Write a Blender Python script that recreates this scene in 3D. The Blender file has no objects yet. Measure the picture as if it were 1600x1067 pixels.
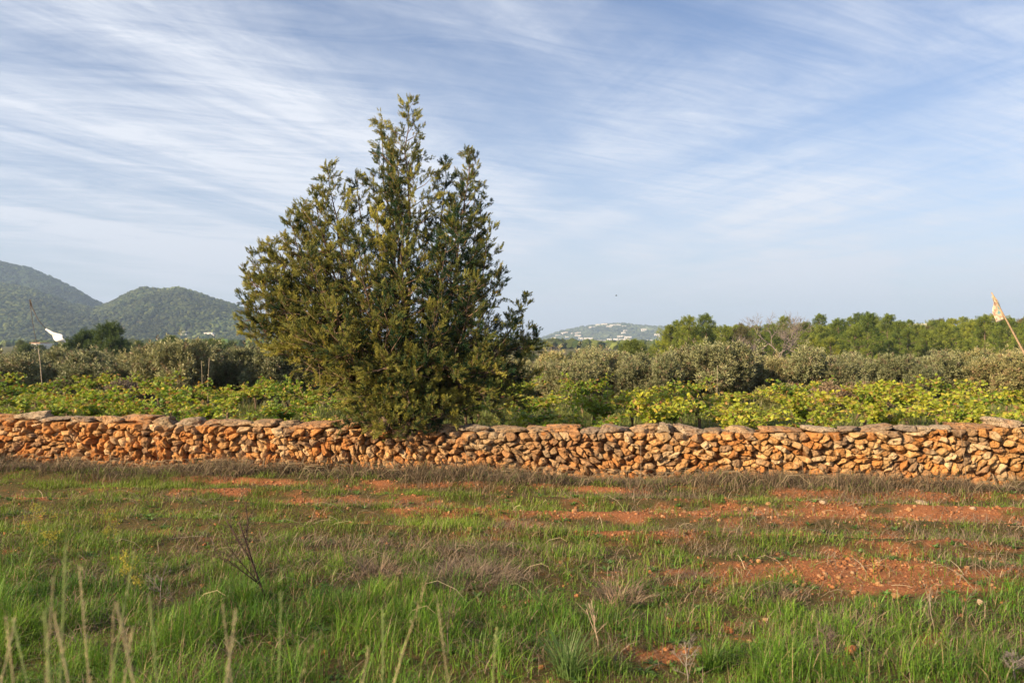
import bpy, math, random
import numpy as np
from mathutils import Vector, Matrix, noise as mnoise

R = math.radians
rng = np.random.default_rng(7)
random.seed(7)
sc = bpy.context.scene
COL = sc.collection

# ------------------------------------------------------------------ camera, sky, sun, exposure
CAM_Z = 1.74
F = 1244.0            # focal length in pixels of a 1600 px wide picture
HZ = 536.0
cam_d = bpy.data.cameras.new('camera')
cam = bpy.data.objects.new('camera', cam_d); COL.objects.link(cam)
cam_d.lens = 28; cam_d.sensor_width = 36
cam.location = (0, 0, CAM_Z)
cam.rotation_euler = (R(90.115), 0, 0)
cam_d.clip_start = .05; cam_d.clip_end = 30000
cam_d.dof.use_dof = True
cam_d.dof.focus_distance = 10.3
cam_d.dof.aperture_fstop = 3.4
sc.camera = cam

SUN_EL = R(24)
SUN_DIR = Vector((-0.80, -0.60, 0)).normalized()          # towards the sun, over the left shoulder
world = bpy.data.worlds.new('World'); sc.world = world
world.use_nodes = True
nt = world.node_tree; nt.nodes.clear()
def N(tree, kind, **kw):
    n = tree.nodes.new(kind)
    for k, v in kw.items(): setattr(n, k, v)
    return n
def mathn(tree, op, a, b=None, clamp=False):
    n = N(tree, 'ShaderNodeMath', operation=op, use_clamp=clamp)
    for i, v in enumerate((a, b)):
        if v is None: continue
        if isinstance(v, (int, float)): n.inputs[i].default_value = v
        else: tree.links.new(v, n.inputs[i])
    return n.outputs[0]
def ramp(tree, fac, stops, interp='LINEAR'):
    n = N(tree, 'ShaderNodeValToRGB'); n.color_ramp.interpolation = interp
    els = n.color_ramp.elements
    while len(els) < len(stops): els.new(.5)
    for e, (p, c) in zip(els, stops):
        e.position = p; e.color = (c, c, c, 1) if isinstance(c, (int, float)) else (*c, 1)
    tree.links.new(fac, n.inputs[0]); return n.outputs[0]
def mix(tree, fac, a, b, mode='MIX'):
    n = N(tree, 'ShaderNodeMix', data_type='RGBA', blend_type=mode)
    for i, v in ((0, fac), (6, a), (7, b)):
        if isinstance(v, (int, float)): n.inputs[i].default_value = v
        elif isinstance(v, tuple): n.inputs[i].default_value = (*v, 1)
        else: tree.links.new(v, n.inputs[i])
    return n.outputs[2]
def noise(tree, vec, scale, detail=4, rough=.5, dist=0.0, out=0):
    n = N(tree, 'ShaderNodeTexNoise'); n.inputs['Scale'].default_value = scale
    n.inputs['Detail'].default_value = detail; n.inputs['Roughness'].default_value = rough
    n.inputs['Distortion'].default_value = dist
    if vec is not None: tree.links.new(vec, n.inputs['Vector'])
    return n.outputs[out]

sky = N(nt, 'ShaderNodeTexSky', sky_type='NISHITA', sun_disc=False, sun_elevation=SUN_EL,
        sun_rotation=math.atan2(SUN_DIR.x, SUN_DIR.y), altitude=50)
sky.air_density = 1.0; sky.dust_density = 1.2; sky.ozone_density = 2.0
tc = N(nt, 'ShaderNodeTexCoord')
sep = N(nt, 'ShaderNodeSeparateXYZ'); nt.links.new(tc.outputs['Generated'], sep.inputs[0])
zz = mathn(nt, 'ADD', mathn(nt, 'MAXIMUM', sep.outputs[2], 0.0), .10)
px_ = mathn(nt, 'DIVIDE', sep.outputs[0], zz); py_ = mathn(nt, 'DIVIDE', sep.outputs[1], zz)
cmb = N(nt, 'ShaderNodeCombineXYZ'); nt.links.new(px_, cmb.inputs[0]); nt.links.new(py_, cmb.inputs[1])
def mapped(rot, scl, loc=(0, 0, 0)):
    m0 = N(nt, 'ShaderNodeMapping'); m0.inputs['Rotation'].default_value = (0, 0, R(rot)); nt.links.new(cmb.outputs[0], m0.inputs[0])
    m = N(nt, 'ShaderNodeMapping'); m.inputs['Scale'].default_value = (*scl, 1); m.inputs['Location'].default_value = loc
    nt.links.new(m0.outputs[0], m.inputs[0]); return m.outputs[0]
# cirrus: broad banks, and two sets of long streaks that cross, with fine fibres
bank = ramp(nt, noise(nt, mapped(-66, (.22, .62), (12.3, 5.5, 0)), 1.0, 3, .5, .4), [(.37, .16), (.55, 1)])
strk = ramp(nt, noise(nt, mapped(-62, (.22, 1.5), (4.1, .3, 0)), 1.0, 9, .68, .5), [(.36, .1), (.62, 1)])
str2 = ramp(nt, noise(nt, mapped(-118, (.25, 1.4), (1.7, 5.3, 0)), 1.0, 9, .68, .6), [(.36, .1), (.64, 1)])
fibr = ramp(nt, noise(nt, mapped(-20, (1.0, 4.2), (0, 3, 0)), 1.5, 10, .72, 1.2), [(.36, 0), (.70, 1)])
side = ramp(nt, mathn(nt, 'ADD', mathn(nt, 'MULTIPLY', px_, .20), .5, True), [(.30, 0), (.75, 1)])
both = mix(nt, side, strk, str2)
c1 = mathn(nt, 'MULTIPLY', bank, mathn(nt, 'ADD', mathn(nt, 'MULTIPLY', both, .68), mathn(nt, 'MULTIPLY', fibr, .30)))
c2 = mathn(nt, 'ADD', mathn(nt, 'MULTIPLY', c1, .88), mathn(nt, 'MULTIPLY', mathn(nt, 'MULTIPLY', fibr, both), .36))
lowf = ramp(nt, sep.outputs[2], [(0.0, .75), (.08, .42), (.20, .08), (.36, 0)])
cl = mathn(nt, 'MINIMUM', mathn(nt, 'ADD', c2, lowf), .94)
# the clear sky is a little violet in the photograph
skyc = mix(nt, 1.0, sky.outputs[0], (.84, .89, 1.04), 'MULTIPLY')
cloudc = mix(nt, lowf, (6.5, 6.7, 7.2), (4.7, 4.8, 5.4))
allsky = mix(nt, cl, skyc, cloudc)
bg = N(nt, 'ShaderNodeBackground'); bg.inputs[1].default_value = .058
nt.links.new(allsky, bg.inputs[0])
wo = N(nt, 'ShaderNodeOutputWorld'); nt.links.new(bg.outputs[0], wo.inputs[0])

sun_d = bpy.data.lights.new('sun', 'SUN'); sun_d.energy = 5.0; sun_d.angle = R(.6); sun_d.color = (1.0, .77, .48)
sun = bpy.data.objects.new('sun', sun_d); COL.objects.link(sun)
sd = Vector((SUN_DIR.x * math.cos(SUN_EL), SUN_DIR.y * math.cos(SUN_EL), math.sin(SUN_EL)))
sun.rotation_euler = (-sd).to_track_quat('-Z', 'Y').to_euler()
sun.location = (-20, -15, 20)

sc.view_settings.view_transform = 'Standard'; sc.view_settings.look = 'None'
sc.view_settings.gamma = 1; sc.view_settings.exposure = 1.33
sc.cycles.max_bounces = 8; sc.cycles.diffuse_bounces = 3; sc.cycles.transmission_bounces = 3
sc.cycles.volume_bounces = 0; sc.cycles.transparent_max_bounces = 4
sc.cycles.use_denoising = True

# ------------------------------------------------------------------ helpers
def Wp(px, py, Y):
    """world point seen at pixel (px, py) of the photograph at depth Y: used to measure sizes and places"""
    return np.array([(px - 800) / F * Y, Y, CAM_Z - (py - HZ) / F * Y])

def vnoise(x, y, seed=0):
    x = np.asarray(x, float); y = np.asarray(y, float)
    xi = np.floor(x).astype(np.int64); yi = np.floor(y).astype(np.int64)
    fx = x - xi; fy = y - yi
    fx = fx * fx * (3 - 2 * fx); fy = fy * fy * (3 - 2 * fy)
    def h(a, b):
        n = (a * 374761393 + b * 668265263 + seed * 974711) & 0x7fffffff
        n = ((n ^ (n >> 13)) * 1274126177) & 0x7fffffff
        return ((n ^ (n >> 16)) & 0xffff) / 65535.0
    return (h(xi, yi) * (1 - fx) + h(xi + 1, yi) * fx) * (1 - fy) + (h(xi, yi + 1) * (1 - fx) + h(xi + 1, yi + 1) * fx) * fy
def fbm(x, y, seed=0, octv=4, gain=.5):
    s = 0; a = 1; t = 0
    for o in range(octv):
        s = s + a * vnoise(x * 2 ** o + 17.3 * o, y * 2 ** o - 9.1 * o, seed + o); t += a; a *= gain
    return s / t
def sstep(a, b, x):
    t = np.clip((x - a) / (b - a), 0, 1); return t * t * (3 - 2 * t)

def make_mesh(name, V, faces, tint=None, smooth=False):
    """V (n,3); faces = list of (m,k) index arrays; tint (n,3) natural colour of each point"""
    me = bpy.data.meshes.new(name)
    V = np.asarray(V, np.float32)
    me.vertices.add(len(V)); me.vertices.foreach_set('co', V.ravel())
    faces = [np.asarray(f, np.int32) for f in faces if len(f)]
    loops = np.concatenate([f.ravel() for f in faces])
    tot = np.concatenate([np.full(len(f), f.shape[1], np.int32) for f in faces])
    start = np.concatenate([[0], np.cumsum(tot)[:-1]]).astype(np.int32)
    me.loops.add(len(loops)); me.loops.foreach_set('vertex_index', loops)
    me.polygons.add(len(tot)); me.polygons.foreach_set('loop_start', start)
    me.polygons.foreach_set('loop_total', tot)
    me.polygons.foreach_set('use_smooth', np.full(len(tot), smooth, bool))
    me.update(calc_edges=True)
    if tint is not None:
        at = me.attributes.new('tint', 'FLOAT_COLOR', 'POINT')
        c = np.ones((len(V), 4), np.float32); c[:, :3] = tint
        at.data.foreach_set('color', c.ravel())
    return me
def link(name, me, mat=None, parent=None, loc=None):
    o = bpy.data.objects.new(name, me); COL.objects.link(o)
    if mat is not None and me is not None and not me.materials: me.materials.append(mat)
    if parent is not None: o.parent = parent
    if loc is not None: o.location = loc
    return o
def tag(o, label=None, cat=None, group=None, kind=None):
    if label: o['label'] = label
    if cat: o['category'] = cat
    if group: o['group'] = group
    if kind: o['kind'] = kind
    return o
def empty(name, loc=(0, 0, 0)):
    o = bpy.data.objects.new(name, None); COL.objects.link(o); o.location = loc; o.empty_display_size = .2
    return o
def copy_tree(src, parent=None):
    c = src.copy(); COL.objects.link(c)
    if parent is not None: c.parent = parent
    for ch in [x for x in ALLCH.get(src.name, [])]:
        copy_tree(ch, c)
    return c
ALLCH = {}
def child(name, me, mat, parent):
    o = link(name, me, mat, parent); ALLCH.setdefault(parent.name, []).append(o); return o
ORD = ['first', 'second', 'third', 'fourth', 'fifth', 'sixth', 'seventh', 'eighth', 'ninth', 'tenth', 'eleventh', 'twelfth',
       'thirteenth', 'fourteenth', 'fifteenth', 'sixteenth', 'seventeenth', 'eighteenth', 'nineteenth', 'twentieth']
TENS = {2: 'twenty', 3: 'thirty', 4: 'forty', 5: 'fifty', 6: 'sixty'}
TENTH = {3: 'thirtieth', 4: 'fortieth', 5: 'fiftieth', 6: 'sixtieth'}
def ordw(i):
    if i < 20: return ORD[i]
    n = i + 1
    if n % 10 == 0: return TENTH[n // 10]
    return TENS[n // 10] + '-' + ORD[n % 10 - 1]

class Geo:
    def __init__(s): s.V = []; s.Fs = {}; s.T = []; s.n = 0
    def add(s, V, F, T):
        V = np.asarray(V, float); T = np.asarray(T, float)
        if T.ndim == 1: T = np.tile(T, (len(V), 1))
        for f in (F if isinstance(F, list) else [F]):
            f = np.asarray(f, int); s.Fs.setdefault(f.shape[1], []).append(f + s.n)
        s.V.append(V); s.T.append(T); s.n += len(V)
    def mesh(s, name, smooth=False):
        return make_mesh(name, np.concatenate(s.V), [np.concatenate(f) for f in s.Fs.values()], np.concatenate(s.T), smooth)

def frames(D, roll=None):
    """rotation matrices (N,3,3) whose third column is the direction D"""
    D = D / np.linalg.norm(D, axis=1, keepdims=True)
    ref = np.where(np.abs(D[:, 2:3]) > .95, np.array([[1., 0, 0]]), np.array([[0, 0, 1.]]))
    X = np.cross(ref, D); X /= np.linalg.norm(X, axis=1, keepdims=True)
    Y = np.cross(D, X)
    if roll is None: roll = rng.uniform(0, 2 * math.pi, len(D))
    c, s_ = np.cos(roll)[:, None], np.sin(roll)[:, None]
    return np.stack([X * c + Y * s_, -X * s_ + Y * c, D], axis=2)
def instance(TV, TF, P, Rm, S, tint, tipgain=None):
    """stamp a small template (n,3) at N places and fuse it: leaves and sprays of ONE plant"""
    S = np.asarray(S, float)
    if S.ndim == 1: S = S[:, None]
    if S.ndim == 2: S = np.repeat(S, 3, 1) if S.shape[1] == 1 else S
    V = np.einsum('nij,nkj->nki', Rm, TV[None] * S[:, None, :]) + P[:, None, :]
    n = len(TV); base = (np.arange(len(P)) * n)[:, None, None]
    Fo = [(np.asarray(f)[None] + base).reshape(-1, np.asarray(f).shape[1]) for f in (TF if isinstance(TF, list) else [TF])]
    T = np.repeat(tint[:, None, :], n, 1)
    if tipgain is not None: T = T * tipgain[None, :, None]
    return V.reshape(-1, 3), Fo, T.reshape(-1, 3)

def tube(pts, rads, sides=5):
    pts = np.asarray(pts, float); rads = np.asarray(rads, float); n = len(pts)
    d = np.gradient(pts, axis=0); M = frames(d, np.zeros(n))
    a = np.arange(sides) / sides * 2 * math.pi
    ring = np.stack([np.cos(a), np.sin(a), 0 * a], 1)
    V = np.einsum('nij,kj->nki', M, ring) * rads[:, None, None] + pts[:, None, :]
    i = np.arange(n - 1)[:, None]; k = np.arange(sides)[None]; k2 = (k + 1) % sides
    Fq = np.stack([i * sides + k, i * sides + k2, (i + 1) * sides + k2, (i + 1) * sides + k], 2).reshape(-1, 4)
    V = V.reshape(-1, 3)
    V = np.vstack([V, pts[:1], pts[-1:]])
    m = n * sides
    F3 = np.array([[m, (j + 1) % sides, j] for j in range(sides)] + [[m + 1, (n - 1) * sides + j, (n - 1) * sides + (j + 1) % sides] for j in range(sides)])
    return V, [Fq, F3]
def wobble(a, b, n, amp, sag=0.0):
    a = np.asarray(a, float); b = np.asarray(b, float)
    t = np.linspace(0, 1, n)[:, None]; p = a + (b - a) * t
    w = rng.normal(0, amp, (n, 3)); w[0] = 0
    w = np.cumsum(w, 0) * .6 * np.minimum(1, t * 3)
    p = p + w; p[:, 2] -= sag * np.sin(t[:, 0] * math.pi)
    return p
def box_geo(x0, x1, y0, y1, z0, z1):
    V = np.array([[x, y, z] for z in (z0, z1) for y in (y0, y1) for x in (x0, x1)], float)
    return V, np.array([[0, 2, 3, 1], [4, 5, 7, 6], [0, 1, 5, 4], [2, 6, 7, 3], [0, 4, 6, 2], [1, 3, 7, 5]])

# ------------------------------------------------------------------ materials
def base_mat(name):
    m = bpy.data.materials.new(name); m.use_nodes = True; t = m.node_tree; t.nodes.clear()
    out = N(t, 'ShaderNodeOutputMaterial'); b = N(t, 'ShaderNodeBsdfPrincipled'); t.links.new(b.outputs[0], out.inputs[0])
    return m, t, b, out
def obj_co(t): return N(t, 'ShaderNodeTexCoord').outputs['Object']
def bump(t, b, h, strength, dist):
    n = N(t, 'ShaderNodeBump'); n.inputs['Strength'].default_value = strength; n.inputs['Distance'].default_value = dist
    t.links.new(h, n.inputs['Height']); t.links.new(n.outputs[0], b.inputs['Normal'])
def leaf_mat(name, trans=.3, rough=.55, spec=.3, nscale=0, namp=.3, tcol=(1.0, 1.0, .55), ovar=((.85, .88, .8), (1.15, 1.08, 1.0))):
    m, t, b, out = base_mat(name)
    at = N(t, 'ShaderNodeAttribute', attribute_name='tint'); c = at.outputs[0]
    oi = N(t, 'ShaderNodeObjectInfo')
    c = mix(t, 1.0, c, ramp(t, oi.outputs['Random'], [(0, ovar[0]), (.5, (1, 1, 1)), (1, ovar[1])]), 'MULTIPLY')
    if nscale:
        c = mix(t, 1.0, c, ramp(t, noise(t, obj_co(t), nscale, 2), [(.3, 1 - namp), (.7, 1 + namp)]), 'MULTIPLY')
    t.links.new(c, b.inputs['Base Color']); b.inputs['Roughness'].default_value = rough
    b.inputs['Specular IOR Level'].default_value = spec
    if trans > 0:
        tr = N(t, 'ShaderNodeBsdfTranslucent'); t.links.new(mix(t, 1.0, c, tcol, 'MULTIPLY'), tr.inputs[0])
        ms = N(t, 'ShaderNodeMixShader'); ms.inputs[0].default_value = trans
        t.links.new(b.outputs[0], ms.inputs[1]); t.links.new(tr.outputs[0], ms.inputs[2]); t.links.new(ms.outputs[0], out.inputs[0])
    return m
def tint_mat(name, rough=.85, nscale=20, lo=.7, hi=1.25, bs=.4, bd=.01, bscale=None, spec=.2):
    m, t, b, out = base_mat(name)
    c = N(t, 'ShaderNodeAttribute', attribute_name='tint').outputs[0]
    co = obj_co(t)
    c = mix(t, 1.0, c, ramp(t, noise(t, co, nscale, 5, .6), [(.3, lo), (.7, hi)]), 'MULTIPLY')
    t.links.new(c, b.inputs['Base Color']); b.inputs['Roughness'].default_value = rough
    b.inputs['Specular IOR Level'].default_value = spec
    bump(t, b, noise(t, co, bscale or nscale * 1.5, 6, .65), bs, bd)
    return m
def plain_mat(name, col, rough=.8, nscale=8, amp=.15):
    m, t, b, out = base_mat(name)
    c = mix(t, 1.0, col, ramp(t, noise(t, obj_co(t), nscale, 4), [(.3, 1 - amp), (.7, 1 + amp)]), 'MULTIPLY')
    t.links.new(c, b.inputs['Base Color']); b.inputs['Roughness'].default_value = rough
    return m

def stone_mat(name, grey):
    m, t, b, out = base_mat(name)
    co = obj_co(t); c = N(t, 'ShaderNodeAttribute', attribute_name='tint').outputs[0]
    c = mix(t, 1.0, c, ramp(t, noise(t, co, 14, 8, .72), [(.30, .50), (.5, 1.0), (.70, 1.4)]), 'MULTIPLY')
    # rust red iron staining and pale lime patches
    c = mix(t, mathn(t, 'MULTIPLY', ramp(t, noise(t, co, 5.0, 4, .6), [(.50, 0), (.66, 1)]), .40), c, (.50, .20, .055))
    c = mix(t, mathn(t, 'MULTIPLY', ramp(t, noise(t, co, 7.3, 5, .6, .4), [(.56, 0), (.68, 1)]), .50), c, (.68, .54, .34))
    if grey:   # weathering and dark lichen on the capping stones
        c = mix(t, mathn(t, 'MULTIPLY', ramp(t, noise(t, co, 9.0, 6, .7), [(.44, 0), (.62, 1)]), .55), c, (.23, .19, .14))
        c = mix(t, mathn(t, 'MULTIPLY', ramp(t, noise(t, co, 20.0, 5, .75), [(.52, 0), (.60, 1)]), .85), c, (.045, .04, .035))
    t.links.new(mix(t, mathn(t, 'MULTIPLY', ramp(t, noise(t, co, 38, 5, .7), [(.56, 0), (.66, 1)]), .75), c, (.10, .055, .03)), b.inputs['Base Color'])
    b.inputs['Roughness'].default_value = .9; b.inputs['Specular IOR Level'].default_value = .15
    h = mathn(t, 'ADD', noise(t, co, 16, 7, .72), mathn(t, 'MULTIPLY', noise(t, co, 48, 5, .7), .5))
    bump(t, b, h, 1.0, .05)
    return m

M_leaf = leaf_mat('juniper_foliage', .10, .6, .25, 1.6, .22)
M_bark = tint_mat('bark', .9, 30, .6, 1.3, .6, .01)
M_grass = leaf_mat('grass_blades', .35, .5, .35, .9, .2)
M_dry = leaf_mat('dry_stalks', .12, .8, .15, 3, .2, (1, .95, .8))
M_vine = leaf_mat('vine_leaves', .42, .45, .4, 0, 0, (1.0, 1.0, .35))
M_olive = leaf_mat('olive_leaves', .15, .5, .4, .9, .2, ovar=((.68, .72, .70), (1.2, 1.1, .95)))
M_pine = leaf_mat('pine_needles', .25, .6, .25, .25, .2, ovar=((.55, .66, .62), (1.4, 1.25, 1.0)))
M_far = tint_mat('far_wood', .95, .02, .8, 1.2, 0.0, .01)
M_stone = stone_mat('wall_stone', False)
M_cap = stone_mat('capping_stone', True)
M_rock = stone_mat('field_stone', False)
M_white = plain_mat('lime_white', (.72, .68, .62), .85, 2)
M_roof = plain_mat('clay_roof', (.45, .24, .14), .9, 6, .3)
M_glass = plain_mat('dark_window', (.05, .06, .07), .3, 3)

# ------------------------------------------------------------------ terrain
WL = np.array([-7.4, 11.45]); WR = np.array([6.24, 9.75])
WDIR = (WR - WL) / np.linalg.norm(WR - WL); WN = np.array([WDIR[1], -WDIR[0]])     # WN looks to the camera
def wall_d(x, y):     # signed distance in front of the wall face
    return (x - WL[0]) * WN[0] + (y - WL[1]) * WN[1]
def gpt(px, py, z=0.0):
    Y = (CAM_Z - z) * F / (py - HZ); return (px - 800) / F * Y, Y
# bare soil: (x, y, half length, half width, strength) measured from the photograph
SOIL = []
for px, py, rx, ry, s in [(1270, 893, 250, 16, 1.2), (1440, 915, 180, 16, .8), (1120, 905, 130, 12, .5), (1180, 803, 340, 9, 1.1), (1470, 808, 170, 10, 1.1), (980, 800, 130, 8, 1),
                          (520, 787, 150, 7, .9), (700, 790, 90, 5, .6), (60, 782, 120, 6, .8), (250, 780, 90, 5, .8), (660, 808, 90, 6, .6), (860, 825, 70, 7, .5),
                          (1030, 833, 130, 8, .8), (1280, 836, 170, 7, .7), (640, 822, 110, 6, .5), (420, 772, 120, 4, .6), (1350, 865, 120, 8, .4),
                          (1160, 962, 110, 9, .8), (1020, 1022, 50, 22, 1), (1330, 1020, 60, 20, .8), (700, 956, 22, 7, .8), (785, 948, 26, 6, .8),
                          (1230, 985, 60, 8, .5), (1540, 995, 50, 10, .7), (820, 770, 80, 4, .5), (1480, 860, 110, 7, .4), (120, 860, 90, 5, .3)]:
    x, y = gpt(px, py); x1, _ = gpt(px + rx, py); _, y1 = gpt(px, py + ry)
    SOIL.append((x, y, x1 - x, max(.08, y - y1), s))
def soil(x, y):
    """1 = bare red earth, 0 = grown over"""
    m = np.zeros_like(x)
    wx = (fbm(x * .8, y * .8, 3) - .5) * 1.6; wy = (fbm(x * 1.1, y * 1.6, 5) - .5) * .6
    for cx, cy, rx, ry, s in SOIL:
        d = ((x + wx - cx) / rx) ** 2 + ((y + wy - cy) / ry) ** 2
        m = np.maximum(m, s * np.exp(-d * .9))
    wd = wall_d(x, y)
    m = np.maximum(m, .8 * np.exp(-((wd - .98 - .25 * (fbm(x * .7, y * 0, 8) - .5)) / .12) ** 2) * sstep(.35, .6, fbm(x * .9, y * 0 + 4, 9)))
    m = m * (.10 + 1.25 * fbm(x * 2.3, y * 4.6, 23)) + (fbm(x * 2.6, y * 4.5, 21) - .5) * .95 * sstep(5.0, 7.0, y) + (fbm(x * 9, y * 12, 31, 3) - .5) * .65
    m = m + .15 * sstep(-1.5, 3, x - .2 * y + .6) * sstep(4.6, 6.2, y) + .05 * sstep(6.5, 8, y)
    return np.clip(m, 0, 1)
def ground_h(x, y):
    x = np.asarray(x, float); y = np.asarray(y, float)
    wd = wall_d(x, y)
    h = .05 * (fbm(x * .35, y * .5, 41) - .5) + .035 * (fbm(x * 1.7, y * 2.2, 43) - .5)
    h += .035 * np.sin((wd + .25 * fbm(x * .4, y * .2, 44)) * 2 * math.pi / .78) * sstep(4.5, 3.2, wd) * sstep(.9, 1.5, wd) * sstep(0, 1, wd)
    h += (.05 + .04 * (fbm(x * .6, y * .1, 45) - .5)) * sstep(1.12, .9, wd) * sstep(.35, .6, wd) - .035 * sstep(-3, 1, x) * sstep(.7, .3, wd) * sstep(-.5, 0, wd)
    h -= .05 * sstep(-.3, -1.4, wd)
    # the land drops gently behind the vineyard, and rises again on the right under the pines
    h += -.75 * sstep(20, 36, y) - .5 * sstep(36, 80, y)
    rise = sstep(5, 60, x - .12 * y) * sstep(75, 150, y) * (1 - sstep(260, 420, y))
    h += 2.0 * rise
    h += sstep(60, 200, y) * (fbm(x * .01, y * .01, 47) - .5) * 1.2
    h += sstep(500, 2500, y) * .6
    return h
near_y = np.arange(1.0, 12.2, .055)
far_y = 12.2 * (1.035 ** np.arange(0, 186)); far_y = far_y[far_y < 7300]
back_y = -np.array([7000, 3500, 1500, 600, 250, 100, 40, 18, 8, 4, 2, .8, -.2])
ys = np.concatenate([back_y, near_y[1:], far_y])
nx = 300
u = np.linspace(-1, 1, nx)
Yg, Ug = np.meshgrid(ys, u, indexing='ij')
Wd = np.maximum(9.5, np.abs(Yg) * 1.05) 
Xg = Ug * np.where(Yg < 0, np.maximum(9.5, np.abs(Yg)), Wd)
micro = .012 * (fbm(Xg * 14, Yg * 14, 51, 3) - .5) + .07 * np.clip(soil(Xg, Yg), 0, .7) * (fbm(Xg * 6, Yg * 8, 52, 4, .65) - .40) * (Yg < 12)
Zg = ground_h(Xg, Yg) + np.where((Yg > 0) & (Yg < 12.5), micro, 0)
Sg = soil(Xg, Yg) * (Yg < 12) + (Yg >= 12) * .25 * fbm(Xg * .4, Yg * .4, 55)
V = np.stack([Xg, Yg, Zg], 2).reshape(-1, 3)
ii = np.arange(len(ys) - 1)[:, None] * nx + np.arange(nx - 1)[None]
Fq = np.stack([ii, ii + 1, ii + nx + 1, ii + nx], 2).reshape(-1, 4)
sv = Sg.reshape(-1)
me = make_mesh('ground', V, [Fq], np.stack([sv, sv, sv], 1), True)
m, t, b, out = base_mat('ground_soil')
co = obj_co(t); s_at = N(t, 'ShaderNodeAttribute', attribute_name='tint').outputs[2]
red = mix(t, noise(t, co, 3.5, 6, .6), (.18, .062, .026), (.40, .160, .068))
red = mix(t, ramp(t, noise(t, co, 40, 4, .6), [(.45, 0), (.75, .8)]), red, (.46, .22, .11))
gr = mix(t, noise(t, co, 2.2, 5, .6), (.050, .058, .018), (.115, .085, .038))
gr = mix(t, ramp(t, noise(t, co, 30, 4, .6), [(.45, 0), (.7, .7)]), gr, (.16, .085, .04))
farc = mix(t, noise(t, co, .05, 5, .6), (.075, .085, .028), (.13, .115, .055))
sp = N(t, 'ShaderNodeSeparateXYZ'); t.links.new(co, sp.inputs[0])
gr = mix(t, ramp(t, mathn(t, 'DIVIDE', sp.outputs[1], 100.0), [(.12, 0), (.30, 1)]), gr, farc)
t.links.new(mix(t, ramp(t, s_at, [(.18, 0), (.55, 1)]), gr, red), b.inputs['Base Color'])
b.inputs['Roughness'].default_value = .95; b.inputs['Specular IOR Level'].default_value = .1
bump(t, b, mathn(t, 'ADD', noise(t, co, 25, 6, .7), noise(t, co, 90, 4, .6)), .9, .03)
tag(link('ground', me, m), kind='structure')

# ------------------------------------------------------------------ dry stone wall
SW0, SW1 = -3.2, 17.2                                  # start and end along the wall line
def wall_pt(s, d, z): return np.stack([WL[0] + WDIR[0] * s + WN[0] * d, WL[1] + WDIR[1] * s + WN[1] * d, z], -1)
def wall_base(s): return -.03 + .0 * s
def wall_top(s):     # top of the courses, under the capping stones
    s = np.asarray(s, float)
    return np.interp(s, [-3, 0, 3.4, 6.8, 10, 12.0, 13.6, 17], [.60, .585, .535, .50, .53, .575, .655, .69])

def cells():
    ang0 = lambda s, z: (fbm(s * .55, z * 1.2, 61, 2) - .5) * 3.4
    P = []; M = []
    tries = 0
    def metric(s, z):
        big = rng.random()
        w = rng.uniform(.050, .092) if big < .70 else rng.uniform(.09, .165)
        a = rng.choice([rng.uniform(1.2, 2.2), rng.uniform(2.4, 5.2)], p=[.4, .6]); th = ang0(s, z) + rng.normal(0, .38)
        if z > wall_top(s) - .12: th = rng.normal(0, .25); a = rng.uniform(1.6, 2.8); w *= .82
        lx = w * math.sqrt(a); lz = w / math.sqrt(a)
        c, s_ = math.cos(th), math.sin(th); Rm = np.array([[c, -s_], [s_, c]])
        return Rm @ np.diag([1 / lx ** 2, 1 / lz ** 2]) @ Rm.T
    while tries < 34000:
        tries += 1
        s = rng.uniform(SW0, SW1); z = rng.uniform(-.02, wall_top(s) + .0); Mi = metric(s, z)
        if P:
            A = np.array(P); d = A - [s, z]
            nearby = np.where(np.abs(d[:, 0]) < .5)[0]
            if len(nearby):
                Ms = (np.array([M[j] for j in nearby]) + Mi) / 2
                q = np.einsum('ni,nij,nj->n', d[nearby], Ms, d[nearby])
                if q.min() < 2.05: continue
        P.append([s, z]); M.append(Mi)
    return np.array(P), np.array(M)
def clip_poly(poly, n, c):      # keep n.x <= c
    out = []; k = len(poly)
    for i in range(k):
        a, b_ = poly[i], poly[(i + 1) % k]; da, db = n @ a - c, n @ b_ - c
        if da <= 0: out.append(a)
        if (da < 0) != (db < 0) and da != db: out.append(a + (b_ - a) * (da / (da - db)))
    return out
def cell_polys(P, M):
    polys = []
    for i in range(len(P)):
        s, z = P[i]; zt = wall_top(s)
        poly = [np.array(v) for v in ((s - .32, -.10), (s + .32, -.10), (s + .32, zt + .05), (s - .32, zt + .05))]
        for j in np.where(np.abs(P[:, 0] - s) < .7)[0]:
            if j == i: continue
            Mm = (M[i] + M[j]) / 2; n = 2 * Mm @ (P[j] - P[i])
            c = P[j] @ Mm @ P[j] - P[i] @ Mm @ P[i]
            poly = clip_poly(poly, n, c)
            if len(poly) < 3: break
        polys.append(np.array(poly) if len(poly) >= 3 else None)
    return polys
def round_poly(poly, n):
    c = poly.mean(0)
    # drop slivers of edges, cut corners twice, resample evenly
    for _ in range(2):
        nx_ = np.roll(poly, -1, 0); cc = .11 if _ == 0 else .20; poly = np.stack([poly * (1 - cc) + nx_ * cc, poly * cc + nx_ * (1 - cc)], 1).reshape(-1, 2)
    d = np.linalg.norm(np.roll(poly, -1, 0) - poly, axis=1); L = np.concatenate([[0], np.cumsum(d)]); pp = np.vstack([poly, poly[:1]])
    tt = np.linspace(0, L[-1], n, endpoint=False)
    return np.stack([np.interp(tt, L, pp[:, 0]), np.interp(tt, L, pp[:, 1])], 1)
PALETTE = np.array([[.52, .25, .085], [.55, .29, .11], [.58, .35, .155], [.46, .20, .065], [.62, .43, .24], [.54, .24, .075], [.38, .23, .12], [.54, .31, .13], [.28, .175, .10]])
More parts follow.
